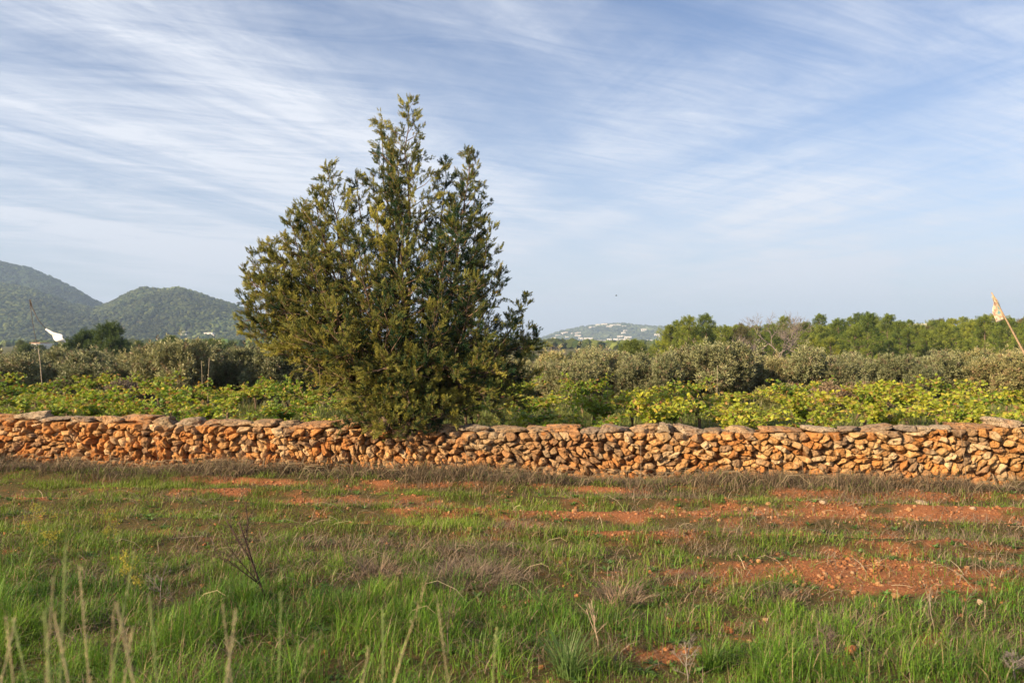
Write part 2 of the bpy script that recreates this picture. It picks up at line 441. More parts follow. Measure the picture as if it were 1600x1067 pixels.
def wall_face(P, M, polys, back):
    g = Geo(); NR = 18 if back else 30
    prof = [(1.0, -.16), (1.02, -.04), (1.0, .004), (.965, .030), (.89, .047), (.76, .057), (.58, .064), (.36, .068), (.16, .070)]
    if back: prof = prof[::2]
    for i, poly in enumerate(polys):
        if poly is None: continue
        c = poly.mean(0); size = np.sqrt(np.abs(np.sum(poly[:, 0] * np.roll(poly[:, 1], -1) - np.roll(poly[:, 0], -1) * poly[:, 1])) / 2)
        if size < .028: continue
        ol = round_poly(poly, NR)
        shrink = rng.uniform(.93, .995); off = rng.normal(0, .020); k = rng.uniform(.75, 1.35) * min(1.25, size / .11)
        # the face is broken along a few planes
        pl = [(rng.normal(0, .22, 2), rng.uniform(.80, 1.05)) for _ in range(2)] + [(rng.normal(0, .95, 2), rng.uniform(1.0, 1.5)) for _ in range(4)]
        o = rng.uniform(0, 90, 3); rows = []
        for r, dp in prof:
            q = c + (ol - c) * r * shrink
            if dp > -.1:
                cap = np.min([h_ * .062 + (q - c) @ g_ for g_, h_ in pl], 0)
                dd = np.minimum(dp, cap) * k + off
            else: dd = np.full(len(q), dp)
            rows.append(np.column_stack([q, dd]))
        rows.append(np.array([[c[0], c[1], .0]])); rows[-1][0, 2] = rows[-2][:, 2].mean()
        A = np.concatenate(rows); fr = np.clip((A[:, 2] - off + .05) / .05, 0, 1)
        n1 = np.array([mnoise.noise_vector(Vector((p[0] * 8 + o[0], p[1] * 8 + o[1], p[2] * 8 + o[2]))) for p in A])
        n2 = np.array([mnoise.noise(Vector((p[0] * 22 + o[1], p[1] * 22, p[2] * 22))) + .6 * mnoise.noise(Vector((p[0] * 47 + o[2], p[1] * 47, p[2] * 47))) for p in A])
        A = A + n1 * np.array([.013, .013, .020]) * fr[:, None]; A[:, 2] += (n2 - .6 * np.abs(n2)) * .028 * fr
        if back: A[:, 2] = -.47 - A[:, 2]
        V = wall_pt(A[:, 0], A[:, 2], A[:, 1])
        L = len(prof) - 1; j = np.arange(NR); j2 = (j + 1) % NR
        Fq = np.concatenate([np.stack([r * NR + j, r * NR + j2, (r + 1) * NR + j2, (r + 1) * NR + j], 1) for r in range(L)])
        F3 = np.stack([L * NR + j, L * NR + j2, np.full(NR, len(A) - 1)], 1)
        if back: Fq = Fq[:, ::-1]; F3 = F3[:, ::-1]
        col = PALETTE[rng.integers(len(PALETTE))] * rng.uniform(.8, 1.15)
        col = col * np.array([1, 1 + .0075 * (c[0] - 7), 1 + .012 * (c[0] - 7)])      # redder to the left, more ochre to the right
        gy = math.exp(-((c[0] - 7.6) / 1.5) ** 2) * .55 * min(1, max(0, c[1] / .3)); col = col * (1 - gy) + np.array([.27, .19, .12]) * gy  # greyer upper stones near the juniper, its shade put into their colour too
        low = max(0, 1 - max(c[1], 0) / .22) * .5
        col = col * (1 - low) + np.array([.48, .19, .06]) * low
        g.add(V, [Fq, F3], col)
    return g
P_, M_ = cells(); POLYS = cell_polys(P_, M_)
wall = empty('dry_stone_wall', (*WL, 0)); tag(wall, 'long low dry stone wall of orange rubble with grey capping stones across the field', 'wall')
def into(me, root):            # move a mesh given in world coordinates under a root
    n = len(me.vertices); a = np.empty(n * 3, np.float32); me.vertices.foreach_get('co', a)
    a = a.reshape(-1, 3) - np.array(root.location, np.float32); me.vertices.foreach_set('co', a.ravel()); me.update(); return me
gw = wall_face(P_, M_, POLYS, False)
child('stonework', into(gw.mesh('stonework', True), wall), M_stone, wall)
gb = wall_face(P_, M_, POLYS, True)
child('rear_stonework', into(gb.mesh('rear_stonework', True), wall), M_stone, wall)
g = Geo(); sN = np.linspace(SW0, SW1, 60)
for i in range(len(sN) - 1):
    a, b_ = sN[i], sN[i + 1]; zt = float(wall_top((a + b_) / 2))
    Vb, Fb = box_geo(a, b_, -.40, -.075, -.1, zt + .01)
    g.add(wall_pt(Vb[:, 0], Vb[:, 1], Vb[:, 2]), Fb[[0, 1, 2, 3]] if 0 < i < len(sN) - 2 else Fb, np.array([.20, .095, .045]))
child('rubble_core', into(g.mesh('rubble_core'), wall), M_rock, wall)

def rock(dx, dy, dz, sub=3, rough=.16, cuts=6, seed=0, boxy=.75):
    """an irregular stone: a rounded block cut by random planes and roughened"""
    import bmesh
    bm = bmesh.new(); bmesh.ops.create_icosphere(bm, subdivisions=sub, radius=1)
    V = np.array([v.co[:] for v in bm.verts]); Fi = np.array([[v.index for v in f.verts] for f in bm.faces]); bm.free()
    r_ = np.random.default_rng(seed)
    mx = np.abs(V).max(1, keepdims=True); V = V * ((1 - boxy) + boxy * .82 / mx)
    for _ in range(cuts):
        n = r_.normal(size=3); n /= np.linalg.norm(n); c = r_.uniform(.55, .85)
        d = V @ n - c; V = V - np.outer(np.maximum(d, 0), n) * .9
    o = r_.uniform(0, 50, 3)
    nz = np.array([mnoise.noise(Vector(v * 1.5 + o)) + .5 * mnoise.noise(Vector(v * 3.6 + o)) + (.28 * mnoise.noise(Vector(v * 9 + o)) if sub > 2 else 0) for v in V])
    V = V * (1 + rough * nz)[:, None]
    return V * np.array([dx, dy, dz]) / 2, Fi
# capping stones, each a slab of its own lying on the courses
s = SW0; k = 0
CAPC = np.array([[.40, .27, .16], [.48, .30, .16], [.36, .27, .19], [.52, .40, .27], [.46, .24, .11], [.30, .235, .175]])
while s < SW1:
    w = rng.choice([rng.uniform(.20, .34), rng.uniform(.34, .58)], p=[.45, .55]); h = rng.uniform(.07, .13) * (1.15 if w > .3 else 1)
    if s > 12.5: h *= .85; w *= .9
    Vr, Fr = rock(w * 1.24, rng.uniform(.38, .54), h * 1.35, 4, .26, 9, 1000 + k, .8)
    tilt = rng.normal(0, .08); c_, s_ = math.cos(tilt), math.sin(tilt)
    Vr = np.column_stack([Vr[:, 0] * c_ - Vr[:, 2] * s_, Vr[:, 1], Vr[:, 0] * s_ + Vr[:, 2] * c_])
    cx = s + w / 2; dpt = -.20 + rng.normal(0, .025)
    V = wall_pt(cx + Vr[:, 0], dpt + Vr[:, 1], float(wall_top(cx)) + .02 + h * .5 + Vr[:, 2] + rng.normal(0, .007))
    gg = Geo(); gg.add(V, Fr, CAPC[rng.integers(6)] * rng.uniform(.8, 1.15))
    child('capping_stone', into(gg.mesh('capping_stone', True), wall), M_cap, wall)
    # small wedge stones between, now and then
    if rng.random() < .45:
        Vr, Fr = rock(rng.uniform(.12, .2), .22, rng.uniform(.05, .1), 2, .2, 5, 3000 + k)
        V = wall_pt(s + Vr[:, 0], -.06 + Vr[:, 1], float(wall_top(s)) + .035 + Vr[:, 2])
        gg = Geo(); gg.add(V, Fr, PALETTE[rng.integers(7)] * .9)
        child('wedge_stone', into(gg.mesh('wedge_stone', True), wall), M_cap, wall)
    s += w * rng.uniform(.93, 1.02); k += 1

# ------------------------------------------------------------------ juniper tree
J0 = Wp(640, 700, 12.0); J0[2] = float(ground_h(J0[0], J0[1]))
jun = empty('juniper_tree', tuple(J0)); tag(jun, 'large bushy dark green juniper tree with several pointed tops behind the stone wall', 'tree')
def leaflets(n, spread, w, seed, lw=.16):
    r_ = np.random.default_rng(seed); Vs = []; Fs = []; tg = []
    for i in range(n):
        t_ = (i / n) ** .9; az = i * 2.399 + r_.uniform(-.4, .4); el = spread * (1 - .55 * t_) * r_.uniform(.7, 1.3)
        base = np.array([0, 0, t_ * .72]); L = w * (1 - .35 * t_) * r_.uniform(.8, 1.2)
        d = np.array([math.sin(el) * math.cos(az), math.sin(el) * math.sin(az), math.cos(el)])
        sd_ = np.cross(d, r_.normal(size=3)); sd_ /= np.linalg.norm(sd_)
        Vs += [base, base + d * L * .5 + sd_ * L * lw, base + d * L, base + d * L * .5 - sd_ * L * lw]
        Fs.append([4 * i, 4 * i + 1, 4 * i + 2, 4 * i + 3]); tg += [.8, 1, 1.25, 1]
    return np.array(Vs), np.array(Fs), np.array(tg)
SPR = [leaflets(26, .72, .34, 11 + i, .105) for i in range(3)]
# leaders: (tip px, tip py, tip depth, base px, base py, width factor)
LEAD = [(638, 160, 12.0, 636, 640, 1.0), (514, 262, 12.0, 590, 620, .9), (733, 240, 12.0, 672, 640, .9), (557, 276, 12.2, 612, 620, .6), (696, 250, 12.3, 655, 620, .35),
        (596, 196, 12.1, 628, 560, .42), (622, 240, 12.4, 632, 560, .35),
        (450, 342, 11.9, 570, 590, .85), (404, 395, 12.0, 555, 590, .8), (382, 460, 12.1, 550, 580, .55), (376, 512, 12.0, 550, 580, .3), (472, 325, 12.3, 575, 600, .7), (538, 352, 11.6, 600, 620, .75),
        (768, 352, 12.0, 690, 620, .75), (782, 425, 11.9, 690, 610, .7), (822, 462, 12.2, 700, 620, .5), (836, 520, 12.0, 700, 620, .4), (800, 500, 11.7, 700, 640, .6), (752, 310, 12.2, 680, 600, .55),
        (480, 390, 11.2, 590, 630, .8), (560, 370, 11.0, 610, 640, .8), (630, 350, 11.1, 630, 640, .75), (695, 370, 11.1, 650, 650, .75), (740, 430, 11.0, 670, 650, .8),
        (520, 470, 10.8, 600, 650, .8), (600, 450, 10.7, 620, 660, .8), (680, 480, 10.75, 650, 660, .8), (440, 470, 11.4, 580, 600, .7), (760, 520, 10.9, 670, 655, .7),
        (500, 360, 12.8, 590, 610, .6), (745, 400, 12.8, 680, 620, .6), (600, 400, 13.1, 630, 640, .6), (560, 520, 13.1, 600, 640, .8), (720, 520, 13.1, 660, 640, .8),
        (428, 425, 11.7, 555, 590, .8), (465, 330, 12.0, 570, 600, .9), (495, 300, 11.9, 585, 610, .9), (420, 380, 12.1, 560, 590, .8), (392, 430, 12.0, 550, 590, .7), (610, 260, 12.0, 632, 600, .8), (722, 275, 12.1, 680, 620, .75), (590, 330, 11.8, 625, 600, .55), (665, 345, 12.1, 655, 600, .5), (715, 330, 11.7, 670, 620, .5)]
# low skirt of branches: nearly level or hanging
SKIRT = [(385, 500, 12.0), (392, 440, 11.9), (420, 400, 12.0), (400, 520, 12.0), (425, 480, 11.5), (440, 545, 11.8), (478, 578, 11.7), (510, 610, 11.5), (545, 640, 11.0), (585, 668, 10.5), (605, 672, 10.5), (625, 670, 10.5), (645, 677, 10.45), (655, 662, 10.5), (672, 668, 10.5), (560, 655, 10.7), (690, 650, 10.6), (730, 640, 10.9), (775, 645, 11.3), (812, 628, 11.7),
         (818, 590, 12.0), (835, 545, 12.1), (520, 560, 10.7), (590, 580, 10.5), (650, 590, 10.45), (710, 580, 10.6), (770, 580, 10.9), (470, 530, 11.0), (540, 600, 12.9), (620, 620, 13.3), (700, 630, 13.1), (780, 600, 12.8), (560, 620, 10.8), (760, 620, 10.9), (640, 630, 10.4), (600, 630, 10.6)]
SP_P = []; SP_D = []; SP_S = []; SP_T = []
wood = Geo(); BARK = np.array([.12, .085, .065]); TWIG = np.array([.24, .15, .10])
def sprays_along(p, q, n, size, tone):
    d = (q - p); L = np.linalg.norm(d) + 1e-6; d = d / L
    for i in range(n):
        t_ = .15 + .85 * (i + rng.random()) / n
        dr = d + rng.normal(0, .34, 3) * (1.15 - .6 * t_) + np.array([0, 0, .16]); SP_P.append(p + (q - p) * t_ + rng.normal(0, .014, 3)); SP_D.append(dr)
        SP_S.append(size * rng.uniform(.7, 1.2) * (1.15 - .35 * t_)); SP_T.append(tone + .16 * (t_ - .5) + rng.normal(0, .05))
    SP_P.append(q); SP_D.append(d + np.array([0, 0, .1])); SP_S.append(size); SP_T.append(tone + .14)
def branch(a, d, L, rad, tone, depth=0):
    b_ = a + d * L; mid = (a + b_) / 2 + rng.normal(0, .03 * L, 3) - np.array([0, 0, .08 * L])
    pts = np.array([a, mid, b_]); 
    if rad > .003: wood.add(*tube(pts, [rad, rad * .7, rad * .3], 3), TWIG * rng.uniform(.7, 1.2))
    n = max(3, int(L / .066)); tone = tone + rng.normal(0, .16)
    for i in range(n):
        t_ = .34 + .66 * (i + rng.random()) / n
        p = a * (1 - t_) ** 2 + 2 * mid * t_ * (1 - t_) + b_ * t_ ** 2
        dd = d + rng.normal(0, .55, 3) + np.array([0, 0, .25]); dd /= np.linalg.norm(dd)
        l2 = max(.09, min(.24, L * rng.uniform(.25, .5) * (1.1 - .4 * t_)))
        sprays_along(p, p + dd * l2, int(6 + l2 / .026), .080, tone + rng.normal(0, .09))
for tx, ty, tY, bx, by, wf in LEAD:
    tip = Wp(tx, ty, tY); base = Wp(bx, by, 12.0 + (tY - 12.0) * .25); base[2] = max(.35, base[2])
    H = np.linalg.norm(tip - base)
    out = (tip - base).copy(); out[2] = 0
    n = 14; tt = np.linspace(0, 1, n)[:, None]
    pts = base + (tip - base) * tt; pts += out * (.10 * np.sin(tt * math.pi)) ; pts[:, 2] -= (np.linalg.norm(out) * .06) * np.sin(tt[:, 0] * math.pi)
    pts[1:-1] += rng.normal(0, .022, (n - 2, 3))
    rr = .005 + .040 * (1 - tt[:, 0]) ** 1.5 * min(1, H / 4)
    wood.add(*tube(pts, rr * (.3 + .9 * min(1, H / 3)), 6), BARK * rng.uniform(.8, 1.2))
    root = np.vstack([[J0 + [0, 0, .0]], [(J0 + base) / 2 + [0, 0, -.02]], [base]]); wood.add(*tube(root, [.07, .05, .036], 6), BARK)
    nb = int(H * 18 * (.7 + .3 * wf)); tone = rng.normal(0, .12)
    side = sstep(-3.9, -.5, tip[0])        # sunlit left put into the tint: lighter, yellower sprays; darker to the right
    for i in range(nb):
        f = i / nb; f = f ** .85; j = f * (n - 1) ; k0 = min(n - 2, int(j)); p = pts[k0] + (pts[k0 + 1] - pts[k0]) * (j - k0)
        down = (1 - f) * H            # distance below the tip
        prof = min(.50, .13 + down * .33) * (.35 + .65 * wf) * float(np.interp(f, [0, .12, .40, 1], [.3, .5, 1, 1]))
        if f < .12 and rng.random() < .35: continue
        ax = pts[k0 + 1] - pts[k0]; ax /= np.linalg.norm(ax)
        az = i * 2.4 + rng.uniform(-.5, .5)
        rd = np.array([math.cos(az), math.sin(az), 0]); el = rng.uniform(.55, .95) if f > .5 else rng.uniform(.25, .75)
        d = rd * math.cos(el) + ax * math.sin(el); d /= np.linalg.norm(d)
        L = prof * rng.uniform(.6, 1.25)
        if rng.random() < .07: L *= 1.35
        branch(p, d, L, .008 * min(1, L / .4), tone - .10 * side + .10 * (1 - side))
    sprays_along(pts[-2], pts[-1], 7, .10, tone)
for tx, ty, tY in SKIRT:
    tip = Wp(tx, ty, tY); base = J0 + np.array([0, 0, rng.uniform(.5, 1.2)]) + rng.normal(0, .1, 3)
    n = 8; tt = np.linspace(0, 1, n)[:, None]; pts = base + (tip - base) * tt; pts[:, 2] += .22 * np.sin(tt[:, 0] * math.pi); pts[1:-1] += rng.normal(0, .03, (n - 2, 3))
    wood.add(*tube(pts, .022 * (1 - tt[:, 0]) + .006, 5), BARK * 1.1)
    H = np.linalg.norm(tip - base); tone = rng.normal(0, .1)
    for i in range(int(H * 17)):
        f = .25 + .75 * i / (H * 17); j = f * (n - 1); k0 = min(n - 2, int(j)); p = pts[k0] + (pts[k0 + 1] - pts[k0]) * (j - k0)
        d = (tip - base) / H + rng.normal(0, .7, 3) + [0, 0, .15]; d /= np.linalg.norm(d)
        branch(p, d, rng.uniform(.16, .38), .006, tone)
SP_P = np.array(SP_P); SP_D = np.array(SP_D); SP_S = np.array(SP_S); SP_T = np.array(SP_T)
# bare dead twigs in the inner crown
for _ in range(420):
    p = J0 + np.array([rng.uniform(-1.5, 1.1), rng.uniform(-.8, .7), rng.uniform(.6, 2.6)]); d = rng.normal(0, 1, 3); d[2] = abs(d[2]) * .4; d /= np.linalg.norm(d); L = rng.uniform(.15, .5)
    wood.add(*tube(wobble(p, p + d * L, 4, .02), [.004, .003, .002, .001], 3), np.array([.34, .23, .16]) * rng.uniform(.6, 1.2))
print('juniper sprays', len(SP_P))
foliage = Geo()
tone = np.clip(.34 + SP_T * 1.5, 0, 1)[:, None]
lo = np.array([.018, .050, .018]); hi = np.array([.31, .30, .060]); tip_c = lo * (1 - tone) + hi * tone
brown = rng.random(len(SP_P)) < .10; tip_c[brown] = tip_c[brown] * .5 + np.array([.24, .14, .05]) * .5
tip_c *= rng.uniform(.75, 1.25, (len(tip_c), 1))
which = rng.integers(0, 3, len(SP_P)); FR = frames(SP_D)
for w in range(3):
    s_ = which == w; TV, TF, tg = SPR[w]
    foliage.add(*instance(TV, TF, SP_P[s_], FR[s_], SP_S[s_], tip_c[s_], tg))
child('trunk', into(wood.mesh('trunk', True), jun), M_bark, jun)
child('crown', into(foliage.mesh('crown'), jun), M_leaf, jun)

# ------------------------------------------------------------------ grapevines
def vine_leaf():
    a = [0, 28, 55, 80, 108, 135, 163]; r_ = [.30, .62, .50, .92, .66, .82, .62]
    pts = [(0, 0, 0)]
    ang = [-163, -135, -108, -80, -55, -28, 0, 28, 55, 80, 108, 135, 163]; rr = [.62, .82, .66, .92, .62, .95, 1.1, .95, .62, .92, .66, .82, .62]
    rr = [.55, .80, .60, .90, .62, .92, 1.0, .92, .62, .90, .60, .80, .55]
    for A, q in zip(ang, rr): pts.append((math.sin(R(A)) * q * .5, math.cos(R(A)) * q * .5 + .05, -.09 * (abs(A) / 90) ** 2 + (.03 if q > .7 else -.03)))
    F3 = [[0, i, i + 1] for i in range(1, 13)]
    return np.array(pts), np.array(F3)
VL, VLF = vine_leaf()
def vine_proto(seed, green):
    r_ = np.random.default_rng(seed)
    root = empty('grapevine'); w = Geo(); P = []; D = []; S = []; T = []
    z = 0; pts = [np.zeros(3)]
    for i in range(4): pts.append(pts[-1] + [r_.normal(0, .03), r_.normal(0, .03), .11])
    w.add(*tube(pts, [.035, .03, .028, .03, .034], 6), np.array([.13, .09, .06]))
    for k in range(13):
        az = r_.uniform(0, 2 * math.pi); L = r_.uniform(.50, 1.08); a = pts[-1].copy(); d = np.array([math.cos(az) * .8, math.sin(az) * .8, 1.3]); d /= np.linalg.norm(d)
        cp = [a]
        for q in range(8):
            cp.append(cp[-1] + d * L / 8); d = d + [r_.normal(0, .13) + math.cos(az) * .10, r_.normal(0, .13) + math.sin(az) * .08, -.12]; d /= np.linalg.norm(d)
        cp = np.array(cp); w.add(*tube(cp, np.linspace(.007, .002, 9), 4), np.array([.26, .16, .08]))
        for q in range(30):
            t_ = r_.uniform(.05, 1) ** .75 * 8; i0 = min(7, int(t_)); p = cp[i0] + (cp[i0 + 1] - cp[i0]) * (t_ - i0)
            o = r_.normal(0, 1, 3); o[2] *= .5; o /= np.linalg.norm(o); p = p + o * r_.uniform(.03, .10)
            P.append(p); nrm = np.array([r_.normal(0, .6), r_.normal(0, .6), .8]); D.append(nrm); S.append(r_.uniform(.075, .125) * (1.05 - .3 * t_ / 8))
            hue = r_.random(); th = t_ / 8
            if hue < .50: c = np.array([.15, .26, .03]) * green + np.array([.34, .37, .038]) * (1 - green)
            elif hue < .82: c = np.array([.42, .42, .045]) * (1 - green * .5) + np.array([.12, .22, .03]) * green * .5
            elif hue < .91: c = np.array([.46, .37, .06])
            elif hue < .99: c = np.array([.34, .20, .07])
            else: c = np.array([.22, .09, .04])
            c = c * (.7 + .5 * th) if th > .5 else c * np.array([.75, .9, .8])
            T.append(c * r_.uniform(.75, 1.2))
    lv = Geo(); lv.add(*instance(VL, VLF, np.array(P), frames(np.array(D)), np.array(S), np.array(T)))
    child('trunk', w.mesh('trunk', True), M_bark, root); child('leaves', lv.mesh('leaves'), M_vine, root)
    return root
VP = [vine_proto(100 + i, gr_) for i, gr_ in enumerate((.25, .5, .75, .35, .9, .15))]
VD = ['mostly yellow leaves', 'mixed green and yellow leaves', 'fresh green leaves', 'pale yellow green leaves', 'deep green leaves', 'golden yellow leaves']
used = set()
def clip_in(x, y, marg=1.0): return abs(x) < .643 * y + marg
rowname = ['row nearest the wall', 'second row', 'third row', 'fourth row', 'back row']
for rI, dist in enumerate((-1.75, -3.5, -5.4, -7.3, -9.4)):
    row = []
    s = -9 + rng.uniform(0, 1)
    while s < 24:
        p = wall_pt(np.array(s + rng.normal(0, .1)), dist + rng.normal(0, .18), 0.0)
        if clip_in(p[0], p[1], .6) and not (np.hypot(p[0] - J0[0], p[1] - J0[1]) < 1.15) and not (rI > 2 and 4.4 < p[0] < 7.2 and rng.random() < .7): row.append(p)
        s += rng.uniform(.80, 1.30) * (1 + .10 * rI)
    for i, p in enumerate(row):
        leftp = p[0] < 0
        k = int(rng.choice([0, 1, 2, 3, 4, 5], p=[.06, .27, .33, .06, .26, .02] if p[0] < -2.5 else [.22, .22, .14, .17, .12, .13]))
        o = copy_tree(VP[k]) if k in used else VP[k]; used.add(k)
        sc_ = rng.uniform(.82, 1.08) * (1.0 if rI > 0 else .90)
        o.location = (p[0], p[1], float(ground_h(p[0], p[1]))); o.rotation_euler = (0, 0, rng.uniform(0, 6.28)); o.scale = (sc_ * 1.05, sc_ * 1.05, sc_ * rng.uniform(.72, 1.18))
        tag(o, f'vine with {VD[k]}, {ordw(i)} from left in the {rowname[rI]}', 'grapevine', 'grapevines in rows behind the stone wall')
for k in range(6):
    if k not in used:
        for ch in ALLCH[VP[k].name]: bpy.data.objects.remove(ch)
        bpy.data.objects.remove(VP[k])

# ------------------------------------------------------------------ olive trees
OL = leaflets(9, 1.0, .62, 31, .15)
def crown_pts(r_, lobes, n, shell=.55):
    P = []; D = []; 
    w = np.array([l[3] * l[3] * l[4] for l in lobes]); w = w / w.sum()
    idx = r_.choice(len(lobes), n, p=w)
    d = r_.normal(size=(n, 3)); d /= np.linalg.norm(d, axis=1, keepdims=True)
    rad = r_.uniform(shell, 1.0, n) ** .6
    L = np.array(lobes)[idx]
    return L[:, :3] + d * rad[:, None] * np.stack([L[:, 3], L[:, 3], L[:, 4]], 1), d, rad, idx
def olive_proto(seed, n=5200):
    r_ = np.random.default_rng(seed); root = empty('olive_tree'); w = Geo()
    W = 2.0; H = 2.7; lobes = []
    for k in range(30):
        a = r_.uniform(0, 6.28); q = r_.uniform(.1, 1) ** .6 * W * .78; z = r_.uniform(.75, 2.05) - .25 * (q / W) ** 2
        lobes.append((math.cos(a) * q, math.sin(a) * q, z, r_.uniform(.30, .58), r_.uniform(.28, .5)))
    tr = wobble((0, 0, -.1), (r_.normal(0, .1), r_.normal(0, .1), .75), 5, .03); w.add(*tube(tr, [.2, .16, .14, .14, .15], 8), np.array([.16, .13, .10]))
    for lx, ly, lz, lr, lh in lobes[:20]:
        w.add(*tube(wobble(tr[-1], (lx, ly, lz), 6, .04), np.linspace(.07, .015, 6), 5), np.array([.16, .13, .10]))
    P, d, rad, idx = crown_pts(r_, lobes, n, .35)
    D = d + r_.normal(0, .35, d.shape) + [0, 0, .55]
    # long upright shoots
    ex = r_.integers(0, n, n // 8); P[ex] += np.array([0, 0, 1]) * r_.uniform(.05, .32, (len(ex), 1)); D[ex, 2] += 1.5
    lb = r_.uniform(.8, 1.2, len(lobes))[idx][:, None]
    g1 = np.array([.12, .14, .06]); g2 = np.array([.31, .30, .155]); q = r_.random((n, 1))
    T = (g1 * (1 - q) + g2 * q) * lb
    br = r_.random(n) < .14; T[br] = np.array([.22, .165, .10]) * r_.uniform(.7, 1.2, (br.sum(), 1))
    lv = Geo(); lv.add(*instance(OL[0], OL[1], P, frames(D), r_.uniform(.16, .26, n), T, OL[2]))
    child('trunk', w.mesh('trunk', True), M_bark, root); child('crown', lv.mesh('crown'), M_olive, root)
    return root
OP = [olive_proto(200 + i) for i in range(4)]
ospots = []   # px centre, depth, width scale, height scale
for px, Y, ws, hs in [(-30, 25, 1.0, .95), (60, 27, .9, .9), (118, 30, .95, 1.05), (165, 24.5, .8, .86), (225, 27, .85, .95), (290, 24, .85, 1.0), (345, 26, .8, .98), (400, 28, .9, 1.0), (450, 25, .8, .95),
                      (505, 29, .9, 1.0), (560, 26, .9, .95), (640, 28, .9, .95), (720, 26, .9, .95), (790, 29, .9, .95),
                      (840, 30, .95, 1.0), (890, 25, .8, .86), (950, 27.5, .95, .96), (1015, 24.5, .62, .82), (1070, 28.5, .78, .92), (1130, 25, .98, .98), (1185, 27.5, .8, .9),
                      (1300, 26, .92, 1.02), (1362, 28, .85, 1.0), (1410, 25.5, .72, .9), (1490, 27, .92, .96), (1560, 25.5, .95, .95), (1630, 27, .95, .98),
                      (20, 36, 1, 1), (100, 38, 1.1, 1), (190, 36, 1, 1), (260, 39, 1, 1), (330, 37, 1, 1.05), (410, 36, 1, 1), (470, 39, 1, 1.05), (880, 38, 1, 1.05), (960, 36, 1, 1), (1040, 39, 1, 1.05), (1110, 37, 1.1, 1.05),
                      (1290, 41, .9, 1.0), (1480, 40, .9, 1.0), (1540, 38, 1, 1), (1600, 41, 1, 1)]:
    ospots.append((px, Y, ws, hs))
usedo = set(); ospots.sort(key=lambda q: (q[1] > 33, q[0]))
cnt = {0: 0, 1: 0}
for px, Y, ws, hs in ospots:
    k = int(rng.integers(4)); o = copy_tree(OP[k]) if k in usedo else OP[k]; usedo.add(k)
    x = (px - 800) / F * Y; o.location = (x, Y, float(ground_h(x, Y))); o.rotation_euler = (0, 0, rng.uniform(0, 6.28)); o.scale = (ws * .92, ws * .92, hs * (.82 if Y < 33 else .84) * (.93 if px > 1150 else 1))
    far = int(Y > 33)
    tag(o, f"{'small' if ws < .82 else 'broad'} silvery olive tree, {ordw(cnt[far])} from left in the {'back' if far else 'front'} row of the grove", 'olive tree', 'olive trees beyond the vineyard'); cnt[far] += 1

# ------------------------------------------------------------------ pines on the right, dark trees on the left
PN = leaflets(34, 1.2, .60, 41, .055)
def pine_proto(seed, n=330, H=6.0, Wd_=2.4, col=((.055, .095, .020), (.28, .33, .05)), name='pine_tree', mat=None):
    r_ = np.random.default_rng(seed); root = empty(name); w = Geo()
    tr = wobble((0, 0, -.3), (r_.normal(0, .3), r_.normal(0, .3), H * .9), 8, .06); w.add(*tube(tr, np.linspace(.16, .04, 8), 7), np.array([.17, .12, .09]))
    P = []; D = []; T = []; S = []
    nb = 30
    for k in range(nb):
        f = (k + .5) / nb; z = H * (.14 + .80 * f); Rr = Wd_ * (1 - f ** 1.7) ** .6 * r_.uniform(.65, 1.1) * (.75 + .25 * min(1, f * 3)); az = k * 2.4 + r_.uniform(-.5, .5)
        a = np.array([np.interp(z, tr[:, 2], tr[:, 0]), np.interp(z, tr[:, 2], tr[:, 1]), z]); b_ = a + [math.cos(az) * Rr, math.sin(az) * Rr, Rr * r_.uniform(.15, .5)]
        w.add(*tube(wobble(a, b_, 5, .05), np.linspace(.05, .012, 5), 4), np.array([.17, .12, .09]))
        m_ = n // nb; lc = r_.uniform(.0, 1)
        for q in range(m_):
            t_ = r_.uniform(.30, 1.05); P.append(a + (b_ - a) * t_ + r_.normal(0, .22, 3)); D.append([math.cos(az) * .5 + r_.normal(0, .4), math.sin(az) * .5 + r_.normal(0, .4), 1]); S.append(r_.uniform(.42, .72)); T.append((lc + r_.random()) / 2)
    for q in range(8): P.append(tr[-1] + r_.normal(0, .2, 3) + [0, 0, .2]); D.append([r_.normal(0, .3), r_.normal(0, .3), 1]); S.append(.6); T.append(.7)
    T = np.array(T)[:, None]; T = np.array(col[0]) * (1 - T) + np.array(col[1]) * T
    lv = Geo(); lv.add(*instance(PN[0], PN[1], np.array(P), frames(np.array(D)), np.array(S), T, PN[2]))
    child('trunk', w.mesh('trunk', True), M_bark, root); child('crown', lv.mesh('crown'), mat or M_pine, root)
    return root
PP = [pine_proto(300 + i, 420, H, W_) for i, (H, W_) in enumerate(((6.2, 2.7), (5.4, 3.0), (7.0, 2.5), (5.8, 3.2)))]
PP.append(pine_proto(310, 420, 6.0, 2.8, ((.11, .105, .045), (.18, .15, .07))))
usedp = set()
PROW = [(92, 5.0, 13.0, .82, 1045, 1720, 'front'), (104, 5.2, 13.0, .88, 1060, 1740, 'second'), (118, 5.4, 13.5, .93, 1075, 1740, 'third'), (134, 5.6, 14, .98, 1070, 1750, 'fourth'), (152, 6.0, 14, 1.0, 1080, 1750, 'rearmost')]
